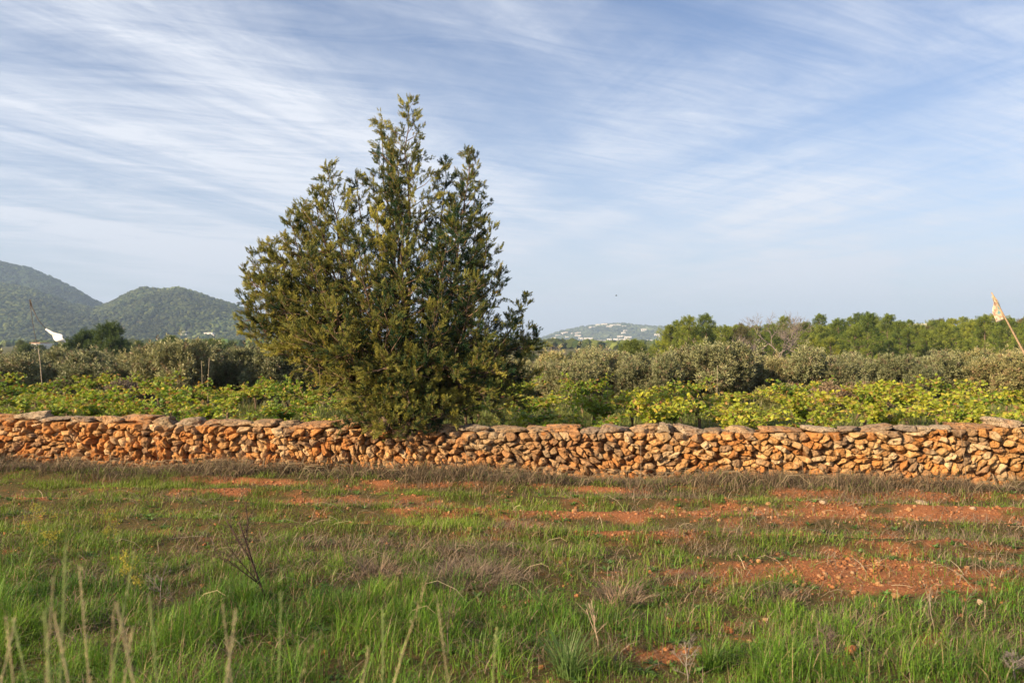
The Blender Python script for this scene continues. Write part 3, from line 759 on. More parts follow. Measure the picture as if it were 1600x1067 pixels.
for rI, (Y, st0, st1, sz, p0, p1, nm) in enumerate(PROW):
    px = p0; i = 0
    while px < p1:
        if rI == 0 and 1180 < px < 1250: px += 40; continue
        k = int(rng.choice([0, 1, 2, 3, 4], p=[.25, .25, .2, .26, .04])); o = copy_tree(PP[k]) if k in usedp else PP[k]; usedp.add(k)
        y = Y + rng.normal(0, 3); x = (px - 800) / F * y; q = rng.uniform(.74, 1.08) * sz * .98
        o.location = (x, y, float(ground_h(x, y)) - .1); o.rotation_euler = (0, 0, rng.uniform(0, 6.28)); o.scale = (q, q, q * rng.uniform(.88, 1.08))
        kind_ = ('olive brown' if k == 4 else 'bright green') ; shp = 'slender' if k == 2 else 'rounded'
        tag(o, f'{shp} {kind_} pine, {ordw(i)} from left in the {nm} row of the wood', 'pine tree', 'pine trees on the rise at the right')
        i += 1; px += rng.uniform(1.9, 3.0) / y * F * sz
def place(o, px, Y, s, hz=1.0, dz=0.0):
    x = (px - 800) / F * Y; o.location = (x, Y, float(ground_h(x, Y)) + dz); o.scale = (s, s, s * hz); o.rotation_euler = (0, 0, rng.uniform(0, 6.28))
# round dark evergreens standing clear of the olives
DK = ((.045, .075, .020), (.11, .15, .035))
for i, (px, Y, H, W_, s, lab) in enumerate([(180, 70, 4.4, 1.9, 1.0, 'round dark green evergreen standing alone above the olives at left'), (124, 78, 3.9, 1.5, 1.0, 'smaller dark evergreen just left of the round dark tree'),
                                            (272, 90, 3.6, 2.2, .95, 'low flat dark evergreen clump right of the round dark tree'), (330, 95, 3.4, 3.0, .9, 'wide low evergreen clump beside the left edge of the juniper'), (992, 75, 2.8, 1.8, 1.0, 'lone rounded evergreen in front of the distant hill with white houses'), (1045, 95, 3.6, 1.8, 1.0, 'small evergreen at the left foot of the pine wood')]):
    o = pine_proto(340 + i, 420, H, W_, DK if i < 4 else ((.06, .095, .022), (.14, .18, .04)), 'evergreen_tree'); place(o, px, Y, s); tag(o, lab, 'tree')
# bare branched tree above the pines
def bare_tree(seed, H, spread, name='bare_tree', col=(.20, .165, .15), lv=5, r0=.11, kids=3):
    r_ = np.random.default_rng(seed); root = empty(name); w = Geo(); tw = Geo()
    def rec(a, d, L, rad, dep):
        n = 4; p = wobble(a, a + d * L, n, L * .05); (w if dep < 2 else tw).add(*tube(p, np.linspace(rad, rad * .6, n), 4), np.array(col) * r_.uniform(.8, 1.2))
        if dep >= lv: return
        for k in range(kids if dep else kids + 1):
            dd = d + r_.normal(0, spread, 3) + [0, 0, .1]; dd /= np.linalg.norm(dd); rec(p[-1] if k else p[-2], dd, L * r_.uniform(.62, .85), rad * .62, dep + 1)
    rec(np.array([0, 0, -.1]), np.array([0.05, 0, 1.]), H * .30, r0, 0)
    child('trunk', w.mesh('trunk', True), M_bark, root); child('twigs', tw.mesh('twigs', True), M_bark, root); return root
o = bare_tree(5, 7.2, .55, lv=6, r0=.16); place(o, 1218, 84, .98); tag(o, 'leafless grey tree with a rounded mesh of twigs rising above the pines', 'tree')
o = bare_tree(8, 4.2, .6, lv=5, r0=.12); place(o, 1170, 66, 1.0); tag(o, 'low leafless grey bush left of the tall bare tree', 'tree')
o = bare_tree(9, 3.2, .6, lv=5, r0=.06); place(o, 858, 60, 1.0); tag(o, 'leafless shrub just right of the juniper before the hill', 'shrub')

# ------------------------------------------------------------------ low bushes, weeds and grass behind the wall
def bush_proto(seed, c0, c1, n=1500, name='shrub'):
    r_ = np.random.default_rng(seed); lobes = [(r_.normal(0, .35), r_.normal(0, .35), r_.uniform(.15, .5), r_.uniform(.25, .45), r_.uniform(.2, .4)) for _ in range(8)]
    root = empty(name); P, d, rad, idx = crown_pts(r_, lobes, n, .3); q = r_.random((n, 1)); T = np.array(c0) * (1 - q) + np.array(c1) * q
    w = Geo()
    for L in lobes: w.add(*tube(wobble((0, 0, -.05), L[:3], 5, .03), np.linspace(.02, .006, 5), 4), np.array([.2, .14, .1]))
    lv = Geo(); lv.add(*instance(OL[0], OL[1], P, frames(d + [0, 0, .6]), r_.uniform(.10, .2, n), T, OL[2]))
    child('stems', w.mesh('stems', True), M_bark, root); child('leaves', lv.mesh('leaves'), M_olive, root); return root
for i, (px, Y, s, c0, c1, lab) in enumerate([(215, 21.5, 1.0, (.16, .12, .09), (.28, .22, .16), 'low dry pinkish brown shrub between vines and olives at left'), (1225, 22.5, .8, (.09, .12, .04), (.2, .2, .08), 'small green shrub in the gap between the olives at right'),
                                              (1255, 23.5, .95, (.12, .09, .07), (.22, .18, .13), 'dry grey brown shrub at the left foot of the right olive group'), (1325, 21.5, .9, (.13, .10, .07), (.24, .19, .13), 'dry grey brown shrub under the right olive group')]):
    o = bush_proto(400 + i, c0, c1); place(o, px, Y, s); tag(o, lab, 'shrub')

def blade_geo(P, H, W, az, lean, T, curl=.5):
    """grass blades: N tapered strips of two quads and a tip"""
    n = len(P); d = np.stack([np.cos(az), np.sin(az)], 1); sdv = np.stack([-np.sin(az + rng.normal(0, .8, n)), np.cos(az), 0 * az], 1)
    lv = []
    for t_, wv in ((0, 1.0), (.38, .85), (.72, .55)):
        c = P.copy(); off = lean * H * (t_ ** 1.8); c[:, :2] += d * off[:, None]; c[:, 2] += H * t_ * (1 - curl * lean * t_)
        lv += [c - sdv * (W * wv / 2)[:, None], c + sdv * (W * wv / 2)[:, None]]
    c = P.copy(); c[:, :2] += d * (lean * H)[:, None]; c[:, 2] += H * (1 - curl * lean); lv.append(c)
    V = np.stack(lv, 1).reshape(-1, 3); b0 = (np.arange(n) * 7)[:, None]
    Fq = np.concatenate([b0 + [0, 1, 3, 2], b0 + [2, 3, 5, 4]]); F3 = b0 + [4, 5, 6]
    return V, [Fq, F3], np.repeat(T, 7, 0)
def scatter(n, y0, y1, marg=.8, power=1.0):
    out = []
    y = (y0 ** 2 + rng.random(n) * (y1 ** 2 - y0 ** 2)) ** .5; x = rng.uniform(-1, 1, n) * (.643 * y + marg)
    return x, y
# ground cover in the vineyard
x, y = scatter(52000, 10.9, 23, 1.0); ok = wall_d(x, y) < -.55; x, y = x[ok], y[ok]; n = len(x)
z = ground_h(x, y) - .01; q = rng.random((n, 1)); T = np.array([.10, .16, .03]) * (1 - q) + np.array([.24, .24, .07]) * q
g = Geo(); g.add(*blade_geo(np.stack([x, y, z], 1), rng.uniform(.08, .24, n), rng.uniform(.010, .02, n), rng.uniform(0, 6.28, n), rng.uniform(.1, .8, n), T))
tag(link('vineyard_grass', g.mesh('vineyard_grass'), M_grass), 'green grass growing between the vine rows', 'grass', kind='stuff')
x, y = scatter(60000, 21, 60, 2.0); n = len(x); z = ground_h(x, y) - .01; q = rng.random((n, 1)); T = np.array([.085, .11, .03]) * (1 - q) + np.array([.26, .22, .11]) * q
ok = (np.abs(x / y - .346) < .035) & (y > 24); T[ok] = np.array([.13, .22, .03]) * rng.uniform(.8, 1.2, (ok.sum(), 1))
g = Geo(); g.add(*blade_geo(np.stack([x, y, z], 1), rng.uniform(.10, .42, n), rng.uniform(.02, .05, n), rng.uniform(0, 6.28, n), rng.uniform(.1, .7, n), T))
tag(link('orchard_grass', g.mesh('orchard_grass'), M_grass), 'rough grass and weeds under the olive trees', 'grass', kind='stuff')

# ------------------------------------------------------------------ the field: grass, dry weeds, stones
def tuftiness(x, y): return fbm(x * 2.2, y * 2.6, 71, 3)
# green grass
x, y = scatter(560000, 2.5, 10.6, .7); wd = wall_d(x, y); so = soil(x, y)
dens = (1 - so) ** 1.6 * (.20 + .95 * sstep(.35, .62, tuftiness(x, y))) * np.where(y < 5.6, 1.0, .85)
dens *= np.where(wd < .9, .22, 1.0); dens = np.maximum(dens, .32 * (1 - so)) * (1 - .35 * sstep(5, 6.5, y))
dens *= 1 - .40 * sstep(.5, .68, fbm(x * .7, y * 1.0, 73, 3)) * (y > 4.3)
ok = (wd > .06) & (rng.random(len(x)) < dens); x, y, wd, so = x[ok], y[ok], wd[ok], so[ok]; n = len(x); print('grass', n)
hgt = np.interp(y, [2.5, 4.2, 5.3, 6.5, 10.6], [.160, .130, .095, .062, .050]) * (.5 + 1.0 * tuftiness(x + 9, y)) * rng.uniform(.55, 1.3, n) * np.interp(x / y, [-.6, .1, .6], [1.12, .95, .8])
wv = np.interp(y, [2.5, 6, 10], [.0027, .0038, .0055]) * rng.uniform(.7, 1.4, n)
hgt *= .35 + 1.5 * sstep(.30, .72, fbm(x * 4.5, y * 4.5, 77, 2))
q = np.clip(fbm(x * 1.3, y * 1.3, 75, 3)[:, None] * .9 + rng.random((n, 1)) * .5 - .2, 0, 1)
T = np.array([.036, .125, .012]) * (1 - q) + np.array([.155, .27, .026]) * q; T *= np.exp(rng.normal(0, .25, (n, 1)))
far_ = sstep(5.2, 8.0, y)[:, None] * .55; T = T * (1 - far_) + np.array([.19, .245, .040]) * far_
dry = rng.random(n) < np.interp(y, [3, 6, 9], [.10, .17, .14]); T[dry] = np.array([.26, .20, .12]) * rng.uniform(.5, 1.3, (dry.sum(), 1))
g = Geo(); g.add(*blade_geo(np.stack([x, y, ground_h(x, y) - .008], 1), hgt, wv, rng.uniform(0, 6.28, n), np.where(rng.random(n) < .3, rng.uniform(.7, 1.5, n), rng.uniform(.05, .8, n)), T))
tag(link('field_grass', g.mesh('field_grass'), M_grass), 'short green grass growing over the red field', 'grass', kind='stuff')

def weed_blades(x, y, h0, h1, w0, w1, cols, lean=(.3, 1.3), zoff=0):
    n = len(x); q = rng.random((n, 1)); T = np.array(cols[0]) * (1 - q) + np.array(cols[1]) * q; T = T * rng.uniform(.7, 1.25, (n, 1))
    return blade_geo(np.stack([x, y, ground_h(x, y) - .01 + zoff], 1), rng.uniform(h0, h1, n), rng.uniform(w0, w1, n), rng.uniform(0, 6.28, n), rng.uniform(*lean, n), T, .35)
# belt of dead grey brown weeds along the foot of the wall
n = 130000; s = rng.uniform(-3, 17, n); d = .10 + np.abs(rng.normal(.12, .45, n)); d = np.where(d > 1.45, rng.uniform(.1, 1.2, n), d)
p = wall_pt(s, d, 0 * s); x, y = p[:, 0], p[:, 1]; thick = fbm(s * 1.5, d * 1.6, 81, 3) * .65 + .35 * fbm(s * 5, d * 5, 82, 2); ok = rng.random(n) < sstep(.20, .50, thick) * (d < 1.2 + 2.2 * (thick - .5) + .5 * (vnoise(s * 2.3, s * 0, 83) - .5)); x, y, d = x[ok], y[ok], d[ok]
gd = Geo(); Vw, Fw, Tw = weed_blades(x, y, .05, .17, .003, .007, ((.085, .060, .045), (.26, .19, .13)), (.5, 1.7))
hmul = np.repeat(.7 + 1.5 * sstep(.35, .65, fbm(x * 2.6, y * 2.6, 84, 2)), 7); zb = np.repeat(ground_h(x, y), 7); Vw[:, 2] = zb + (Vw[:, 2] - zb) * hmul; gw_ = np.repeat(rng.random(len(x)) < .08, 7); Tw[gw_] = np.array([.10, .15, .035]); gd.add(Vw, Fw, Tw)
for _ in range(900):       # looping dead stems
    s = rng.uniform(-3, 17); d = rng.uniform(.1, .95); a = wall_pt(np.array(s), d, 0.0); a[2] = float(ground_h(a[0], a[1])); az = rng.uniform(0, 6.28); L = rng.uniform(.15, .45)
    pts = np.array([a, a + [math.cos(az) * L * .3, math.sin(az) * L * .2, L * .4], a + [math.cos(az) * L * .7, math.sin(az) * L * .4, L * .42], a + [math.cos(az) * L, math.sin(az) * L * .5, L * .2]])
    gd.add(*tube(pts, [.003, .003, .0025, .0015], 3), np.array([.30, .23, .15]) * rng.uniform(.6, 1.2))
tag(link('dry_weeds', gd.mesh('dry_weeds'), M_dry), 'belt of dead grey brown weeds along the foot of the wall', 'weeds', kind='stuff')
# scattered dead weed patches in the field
gd = Geo()
x, y = scatter(170000, 2.6, 9.3, .7); m_ = fbm(x * 1.1, y * 2.0, 91, 4)
pd = sstep(.56, .70, m_) * .6 + .09
for px, py, rx, ry, s_ in [(520, 855, 170, 14, 1), (720, 866, 150, 18, 1.5), (560, 880, 120, 16, 1.2), (880, 880, 100, 14, .8), (150, 900, 160, 24, .9), (350, 870, 120, 12, .6), (1000, 905, 70, 16, 1), (1150, 930, 140, 12, .7), (930, 1020, 110, 22, .7), (640, 840, 150, 8, .6), (1280, 1020, 100, 26, 1), (1560, 1020, 90, 40, 1), (1420, 960, 120, 14, .6), (60, 850, 80, 14, .6), (600, 950, 40, 10, .6), (200, 960, 80, 14, .5), (800, 1010, 70, 16, .8), (440, 1000, 70, 14, .6), (300, 1030, 60, 14, .6), (1180, 990, 90, 16, .7), (650, 990, 60, 14, .6), (80, 1000, 60, 20, .5)]:
    cx, cy = gpt(px, py); x1, _ = gpt(px + rx, py); _, y1 = gpt(px, py + ry); pd = np.maximum(pd, s_ * np.exp(-(((x - cx) / (x1 - cx)) ** 2 + ((y - cy) / max(.12, cy - y1)) ** 2)))
ok = rng.random(len(x)) < pd * .55; x, y = x[ok], y[ok]; print('dead weeds', len(x))
gd.add(*weed_blades(x, y, .05, .17, .0025, .006, ((.11, .08, .06), (.29, .22, .155)), (.4, 1.8)))
tag(link('dead_grass', gd.mesh('dead_grass'), M_dry), 'patches of dead grey grass lying in the green field', 'weeds', kind='stuff')
# rosettes of broad leaved weeds
x, y = scatter(900, 2.8, 9.2, .6); ok = soil(x, y) < .45; x, y = x[ok], y[ok]; nr = 11; cx = np.repeat(x, nr); cy = np.repeat(y, nr); n = len(cx); az = rng.uniform(0, 6.28, n); sz_ = np.repeat(rng.uniform(.35, 1.1, len(x)), nr)
P = np.stack([cx + np.cos(az) * .01, cy + np.sin(az) * .01, ground_h(cx, cy)], 1); T = np.array([.10, .19, .04]) * rng.uniform(.6, 1.5, (n, 1))
g = Geo(); g.add(*blade_geo(P, .055 * sz_ * rng.uniform(.6, 1.2, n), .020 * sz_, az, rng.uniform(.6, 1.5, n), T)); tag(link('broad_leaved_weeds', g.mesh('broad_leaved_weeds'), M_grass), 'low rosettes of broad leaved weeds among the grass', 'weeds', kind='stuff')
# small red clods and pebbles
gp = Geo(); RT = [rock(1, 1, .8, 1, .25, 5, 500 + i) for i in range(5)]
x, y = scatter(150000, 3.2, 9.9, .7); so = soil(x, y); wd = wall_d(x, y); ok = (rng.random(len(x)) < sstep(.15, .8, so) * .55 + .008) & (wd > .5); x, y = x[ok], y[ok]; n = len(x); print('clods', n)
w_ = rng.integers(0, 5, n); S = np.clip(rng.lognormal(-4.25, .52, n), .006, .05)
for k in range(5):
    s_ = w_ == k; m_ = s_.sum(); T = np.array([.45, .19, .085]) * rng.uniform(.6, 1.2, (m_, 1)); lt = rng.random(m_) < .16; T[lt] = np.array([.54, .30, .16]) * rng.uniform(.8, 1.15, (lt.sum(), 1))
    gp.add(*instance(RT[k][0], RT[k][1], np.stack([x[s_], y[s_], ground_h(x[s_], y[s_]) + S[s_] * .15], 1), frames(rng.normal(0, .3, (m_, 3)) + [0, 0, 1]), S[s_], T))
tag(link('soil_clods', gp.mesh('soil_clods', True), M_rock), 'small red clods and gravel in the bare earth strips', 'gravel', kind='stuff')
# single larger stones
SP = [(318, 0)]
BIG = [(1430, 877, .05, 'pale orange'), (1243, 914, .075, 'large orange'), (1256, 917, .06, 'dull orange'), (1371, 915, .06, 'round pale orange'), (1400, 933, .07, 'rounded orange'), (1377, 917, .05, 'small orange'), (1368, 945, .065, 'square orange'), (1465, 917, .065, 'flat pinkish'),
       (1530, 942, .06, 'small pale'), (1584, 838, .07, 'flat grey tan'), (1440, 786, .16, 'broad flat pale'), (1285, 793, .08, 'pale'), (899, 797, .10, 'upright pale orange'), (1166, 797, .10, 'upright orange'), (1070, 801, .07, 'square orange'), (1405, 808, .14, 'flat orange'), (1462, 812, .08, 'pinkish'),
       (1310, 905, .05, 'small orange'), (1330, 888, .05, 'dull orange'), (1500, 905, .06, 'pinkish'), (1442, 893, .05, 'small pinkish'), (1032, 920, .045, 'small pale orange'), (1160, 935, .05, 'dull pale'), (1138, 983, .075, 'rounded red'), (765, 790, .09, 'upright red'), (735, 832, .07, 'dull orange'), (830, 821, .05, 'small pale'),
       (1330, 1016, .10, 'crumbling red'), (1310, 1030, .08, 'dull red'), (1397, 865, .055, 'pale orange'), (1510, 893, .05, 'small orange'), (1548, 918, .06, 'flat orange'), (1185, 880, .05, 'small orange'), (1420, 800, .07, 'small orange'), (1520, 800, .08, 'pale'), (1590, 815, .08, 'tan'), (1350, 803, .07, 'dull orange'), (1200, 793, .07, 'pale orange'), (640, 790, .06, 'small dull'), (545, 800, .05, 'small orange')]
near_t = lambda px, py: ('in the furrow near the wall' if py < 815 else 'in the grass strip below the furrow' if py < 860 else 'in the bare red patch' if py < 950 and px > 990 else 'in the near grass')
seen = {}
for i, (px, py, sz, look) in enumerate(BIG):
    x, y = gpt(px, py); V, Fr = rock(sz, sz * rng.uniform(.7, .9), sz * rng.uniform(.55, .8) * (.5 if 'flat' in look else 1), 2, .2, 6, 700 + i)
    col = np.array([.54, .30, .14]) if 'orange' in look else np.array([.60, .44, .30]) if ('pale' in look or 'tan' in look) else np.array([.42, .16, .07]) if 'red' in look else np.array([.52, .27, .17]) if 'pink' in look else np.array([.42, .24, .13])
    gg = Geo(); gg.add(V, Fr, col); o = link('field_stone', gg.mesh('field_stone', True), M_rock, None, (x, y, float(ground_h(x, y)) + sz * .2)); o.rotation_euler = (0, 0, rng.uniform(0, 6))
    where = near_t(px, py); key = (look, where); seen.setdefault(key, []).append((px, o))
for (look, where), L in seen.items():
    L.sort(key=lambda q: q[0])
    for j, (px, o) in enumerate(L):
        t_ = f'{look} stone {where}' + (f', {ordw(j)} such from the left' if len(L) > 1 else (', towards the right edge' if px > 1350 else ', towards the middle' if px > 600 else ', towards the left'))
        tag(o, t_, 'stone', 'loose stones in the field')

# ------------------------------------------------------------------ single plants in the field
def twig_plant(px, py, top, label, seed, lean=(-.25, 0), kids=3, lv=3, r0=.007, col=(.10, .065, .05), spread=.45, name='twig_plant', trunk=.45):
    r_ = np.random.default_rng(seed); x, y = gpt(px, py); z0 = float(ground_h(x, y)); H = (py - top) / F * y
    st = Geo(); tw = Geo(); root = empty(name, (x, y, z0))
    def rec(a, d, L, rad, dep):
        n = 5; p = wobble(a, a + d * L, n, L * .025); (st if dep == 0 else tw).add(*tube(p, np.linspace(rad, rad * .6, n), 5), np.array(col) * r_.uniform(.8, 1.3))
        if dep >= lv: return
        for k in range(kids + (3 if dep == 0 else 0)):
            t_ = r_.uniform(.45, 1); i0 = min(n - 2, int(t_ * (n - 1))); dd = d + r_.normal(0, spread, 3); dd[2] = abs(dd[2]) * .9 + .1; dd /= np.linalg.norm(dd); rec(p[i0], dd, L * r_.uniform(.35, .7), rad * .5, dep + 1)
    d0 = np.array([lean[0], lean[1], 1.]); d0 /= np.linalg.norm(d0); rec(np.zeros(3), d0, H * trunk / d0[2], r0, 0)
    child('stem', st.mesh('stem', True), M_bark, root); child('twigs', tw.mesh('twigs', True), M_bark, root); tag(root, label, 'plant'); return root
twig_plant(420, 945, 762, 'tall dark leafless twiggy plant leaning left in the grass before the wall', 3, (-.36, 0), 3, 3, .009, (.07, .045, .035), .42, trunk=.72)
twig_plant(1290, 1040, 930, 'dry branched dead bush in the grass at the right', 4, (0, 0), 5, 4, .006, (.16, .12, .10), .7, 'dead_bush', .4)
twig_plant(1585, 1060, 960, 'grey dead bush at the lower right corner', 6, (-.1, 0), 5, 4, .006, (.17, .15, .14), .75, 'dead_bush', .4)
twig_plant(955, 960, 880, 'small leafless plant on the mound of dead grass right of centre', 7, (0, 0), 3, 3, .004, (.26, .18, .12), .45)
twig_plant(935, 1010, 925, 'brittle brown stalk cluster at the bottom right of centre', 9, (-.05, 0), 3, 2, .005, (.30, .22, .16), .3, trunk=.7)
twig_plant(1075, 1060, 975, 'grey dry herb with stiff stems at the bottom', 10, (0, 0), 5, 3, .004, (.22, .19, .165), .45, trunk=.6)
twig_plant(1460, 985, 900, 'thin straw coloured dry herb near the right edge', 12, (-.1, 0), 2, 2, .003, (.34, .28, .2), .35, trunk=.7)
twig_plant(250, 945, 855, 'grey dead herb among the grass at lower left', 14, (.1, 0), 4, 3, .004, (.22, .18, .16), .5, 'dead_bush', .5)
twig_plant(700, 1030, 905, 'dark thin twig plant standing in front of the grass stalks', 15, (.02, 0), 2, 2, .003, (.12, .09, .07), .3, trunk=.75)
# yellow flowering herb
def fennel(px, py, top, label, seed, lean):
    r_ = np.random.default_rng(seed); x, y = gpt(px, py); H = (py - top) / F * y; root = empty('yellow_herb', (x, y, float(ground_h(x, y)))); st = Geo(); fl = Geo(); P = []
    p = wobble((0, 0, 0), (lean * H, 0, H), 6, .006); st.add(*tube(p, np.linspace(.004, .0015, 6), 4), np.array([.16, .17, .07]))
    for k in range(16):
        i = r_.integers(2, 6); a = p[i]; d = np.array([r_.normal(0, 1), r_.normal(0, .6), r_.uniform(.2, .9)]); d /= np.linalg.norm(d); b_ = a + d * H * r_.uniform(.1, .25)
        st.add(*tube(np.array([a, (a + b_) / 2, b_]), [.0015, .001, .001], 3), np.array([.2, .2, .07]))
        for q in range(9): P.append(b_ + r_.normal(0, .014, 3))
    P = np.array(P); fl.add(*instance(OL[0], OL[1], P, frames(r_.normal(0, .5, P.shape) + [0, 0, 1]), np.full(len(P), .018), np.array([[.36, .33, .06]]) * r_.uniform(.7, 1.2, (len(P), 1))))
    child('stem', st.mesh('stem', True), M_dry, root); child('flowers', fl.mesh('flowers'), M_dry, root); tag(root, label, 'plant')
fennel(212, 945, 875, 'yellow flowering herb in the grass at lower left', 21, -.2); fennel(170, 860, 805, 'pale yellow herb in the grass below the wall at left', 22, .1); fennel(30, 850, 800, 'faint yellow herb at the left edge of the field', 23, .5)
fennel(90, 880, 820, 'spreading yellowish herb near the left edge', 24, -.3)

def tussock(px, py, h, n, cols, label, name='grass_tussock', w=.005, lean=(.15, 1.0), rad=.06):
    x, y = gpt(px, py); root = None; a = rng.uniform(0, 6.28, n); q = rng.random(n) ** .6 * rad; P = np.stack([np.cos(a) * q, np.sin(a) * q, np.full(n, -.01)], 1)
    k = rng.random((n, 1)); T = np.array(cols[0]) * (1 - k) + np.array(cols[1]) * k; g = Geo(); az = a + rng.normal(0, .7, n)
    g.add(*blade_geo(P, h * rng.uniform(.5, 1.15, n), np.full(n, w) * rng.uniform(.7, 1.3, n), az, rng.uniform(*lean, n), T, .35))
    o = link(name, g.mesh(name), M_grass if cols[0][1] > cols[0][0] else M_dry, None, (x, y, float(ground_h(x, y)))); tag(o, label, 'grass tuft'); return o
GC = ((.075, .16, .02), (.16, .26, .045)); BG = ((.09, .17, .05), (.18, .27, .09)); DC = ((.11, .085, .07), (.29, .225, .16))
tussock(885, 1050, .30, 170, BG, 'tall arching blue green grass tuft at the bottom centre')
tussock(385, 945, .26, 150, GC, 'upright green grass tuft at the foot of the leaning twiggy plant')
tussock(520, 945, .16, 260, ((.05, .13, .018), (.10, .2, .03)), 'dense dark green round grass tuft left of centre', rad=.16)
tussock(1110, 1040, .2, 120, GC, 'bright green grass tuft beside the grey dry herb')
tussock(735, 905, .17, 1100, DC, 'large matted mound of dead grey grass at the centre of the field', 'dead_grass_mound', .0035, (.6, 1.9), .34)
tussock(590, 900, .20, 300, DC, 'dead grey grass mound left of the large matted one', 'dead_grass_mound', .004, (.4, 1.5), .16)
tussock(965, 935, .18, 380, DC, 'pointed mound of dead grass right of centre', 'dead_grass_mound', .004, (.4, 1.5), .17)
tussock(1090, 905, .10, 200, ((.14, .10, .08), (.24, .17, .12)), 'small dark dead tuft on the bare red patch', 'dead_grass_mound', .004, (.6, 1.7), .12)
tussock(1220, 935, .12, 160, DC, 'low dead tuft below the bare red patch', 'dead_grass_mound', .004, (.5, 1.6), .13)
tussock(820, 835, .10, 300, ((.16, .10, .07), (.28, .19, .13)), 'low reddish brown dead tuft above the matted mound', 'dead_grass_mound', .005, (.7, 1.8), .25)
tussock(1330, 985, .16, 200, DC, 'straggling dead grass beside the dry branched bush', 'dead_grass_mound', .004, (.4, 1.4), .18)

# blurred tall grass stalks close to the lens: (foot px, tip px, tip py, depth)
def stalk(fx, tx, ty, Y, j, label, col, thick=1.0):
    tip = Wp(tx, ty + rng.uniform(-25, 35), Y); foot = Wp(fx, 1250, Y * .98); foot[2] = float(ground_h(foot[0], foot[1])); foot[0] = tip[0] + (foot[0] - tip[0]) * (tip[2] / max(.2, tip[2] - Wp(0, 1250, Y)[2]))
    root = empty('grass_stalk', tuple(foot)); v = tip - foot; n = 8; tt = np.linspace(0, 1, n)[:, None]; p = v * tt; p[:, 0] += .04 * np.sin(tt[:, 0] * 3.1) * rng.normal() + .03 * tt[:, 0] ** 3 * rng.normal()
    st = Geo(); st.add(*tube(p, np.linspace(.0022, .0010, n) * thick, 5), np.array(col)); hd = Geo(); m_ = 34; ts = .72 + .28 * np.arange(m_) / m_
    P = np.array([np.interp(ts, tt[:, 0], p[:, k]) for k in range(3)]).T; D = np.tile(v / np.linalg.norm(v), (m_, 1)) + rng.normal(0, .25, (m_, 3)); K = leaflets(3, .25, .8, 3, .10)
    hd.add(*instance(K[0], K[1], P, frames(D), np.full(m_, .013 * thick), np.tile(np.array(col) * 1.1, (m_, 1)), K[2]))
    lf = Geo(); q = 4; Pl = p[[1, 2, 3, 3]]; lf.add(*blade_geo(Pl, rng.uniform(.12, .25, q), np.full(q, .004), rng.uniform(0, 6.28, q), rng.uniform(.3, .8, q), np.tile(np.array(col), (q, 1))))
    child('stem', st.mesh('stem', True), M_dry, root); child('seed_head', hd.mesh('seed_head'), M_dry, root); child('blade', lf.mesh('blade'), M_dry, root)
    tag(root, label, 'grass stalk', 'blurred tall grass stalks close to the camera')
STK = [(20, 60, 960, 1.3), (50, 40, 930, 1.2), (75, 135, 850, 1.25), (95, 125, 870, 1.1), (115, 150, 900, 1.3), (90, 100, 935, 1.0), (140, 200, 880, 1.35), (165, 215, 925, 1.2), (180, 175, 945, 1.1), (35, 10, 940, 1.2), (215, 240, 960, 1.3), (265, 300, 950, 1.25),
       (330, 400, 945, 1.1), (375, 440, 990, 1.2), (398, 385, 960, 1.3), (430, 436, 945, 1.3), (590, 622, 945, 1.55), (620, 670, 895, 1.5), (665, 678, 930, 1.45), (750, 772, 950, 1.6), (545, 548, 1010, 1.4), (150, 132, 975, 1.15)]
STK.sort(key=lambda q: q[1])
for j, (fx, tx, ty, Y) in enumerate(STK):
    c = np.array([.29, .25, .15]) * rng.uniform(.7, 1.3) if j % 3 else np.array([.20, .25, .10])
    cs = 'greenish' if not j % 3 else 'straw coloured'
    side = f'{ordw(j)} from the left of all the tall stalks'
    stalk(fx, tx, ty, Y * 1.15, j, f'blurred {cs} grass stalk, {side}', c, rng.uniform(.75, 1.15))

# loose straw lying or arching in the field
gd = Geo()
for _ in range(210):
    x, y = scatter(1, 3.0, 8.8, .6); x, y = float(x[0]), float(y[0]); z0 = float(ground_h(x, y)); az = rng.uniform(0, 6.28); L = rng.uniform(.10, .34); up = rng.uniform(.1, .9)
    a = np.array([x, y, z0]); pts = np.array([a, a + [math.cos(az) * L * .35, math.sin(az) * L * .3, L * .42 * up], a + [math.cos(az) * L * .75, math.sin(az) * L * .6, L * .6 * up], a + [math.cos(az) * L, math.sin(az) * L * .8, L * .5 * up]])
    gd.add(*tube(pts, np.array([.0018, .0018, .0015, .001]) * (1.2 if y > 5 else 1), 3), np.array([.40, .33, .22]) * rng.uniform(.4, 1.15))
tag(link('straw', gd.mesh('straw'), M_dry), 'scattered pale straw stems lying in the field grass', 'straw', kind='stuff')

# plants growing on and out of the wall
for i, (px, top, s, lab) in enumerate([(835, 705, .5, 'small green weed growing out of the wall face near the juniper'), (1513, 690, .6, 'dry weed in the vertical joint at the right end of the wall')]):
    pass
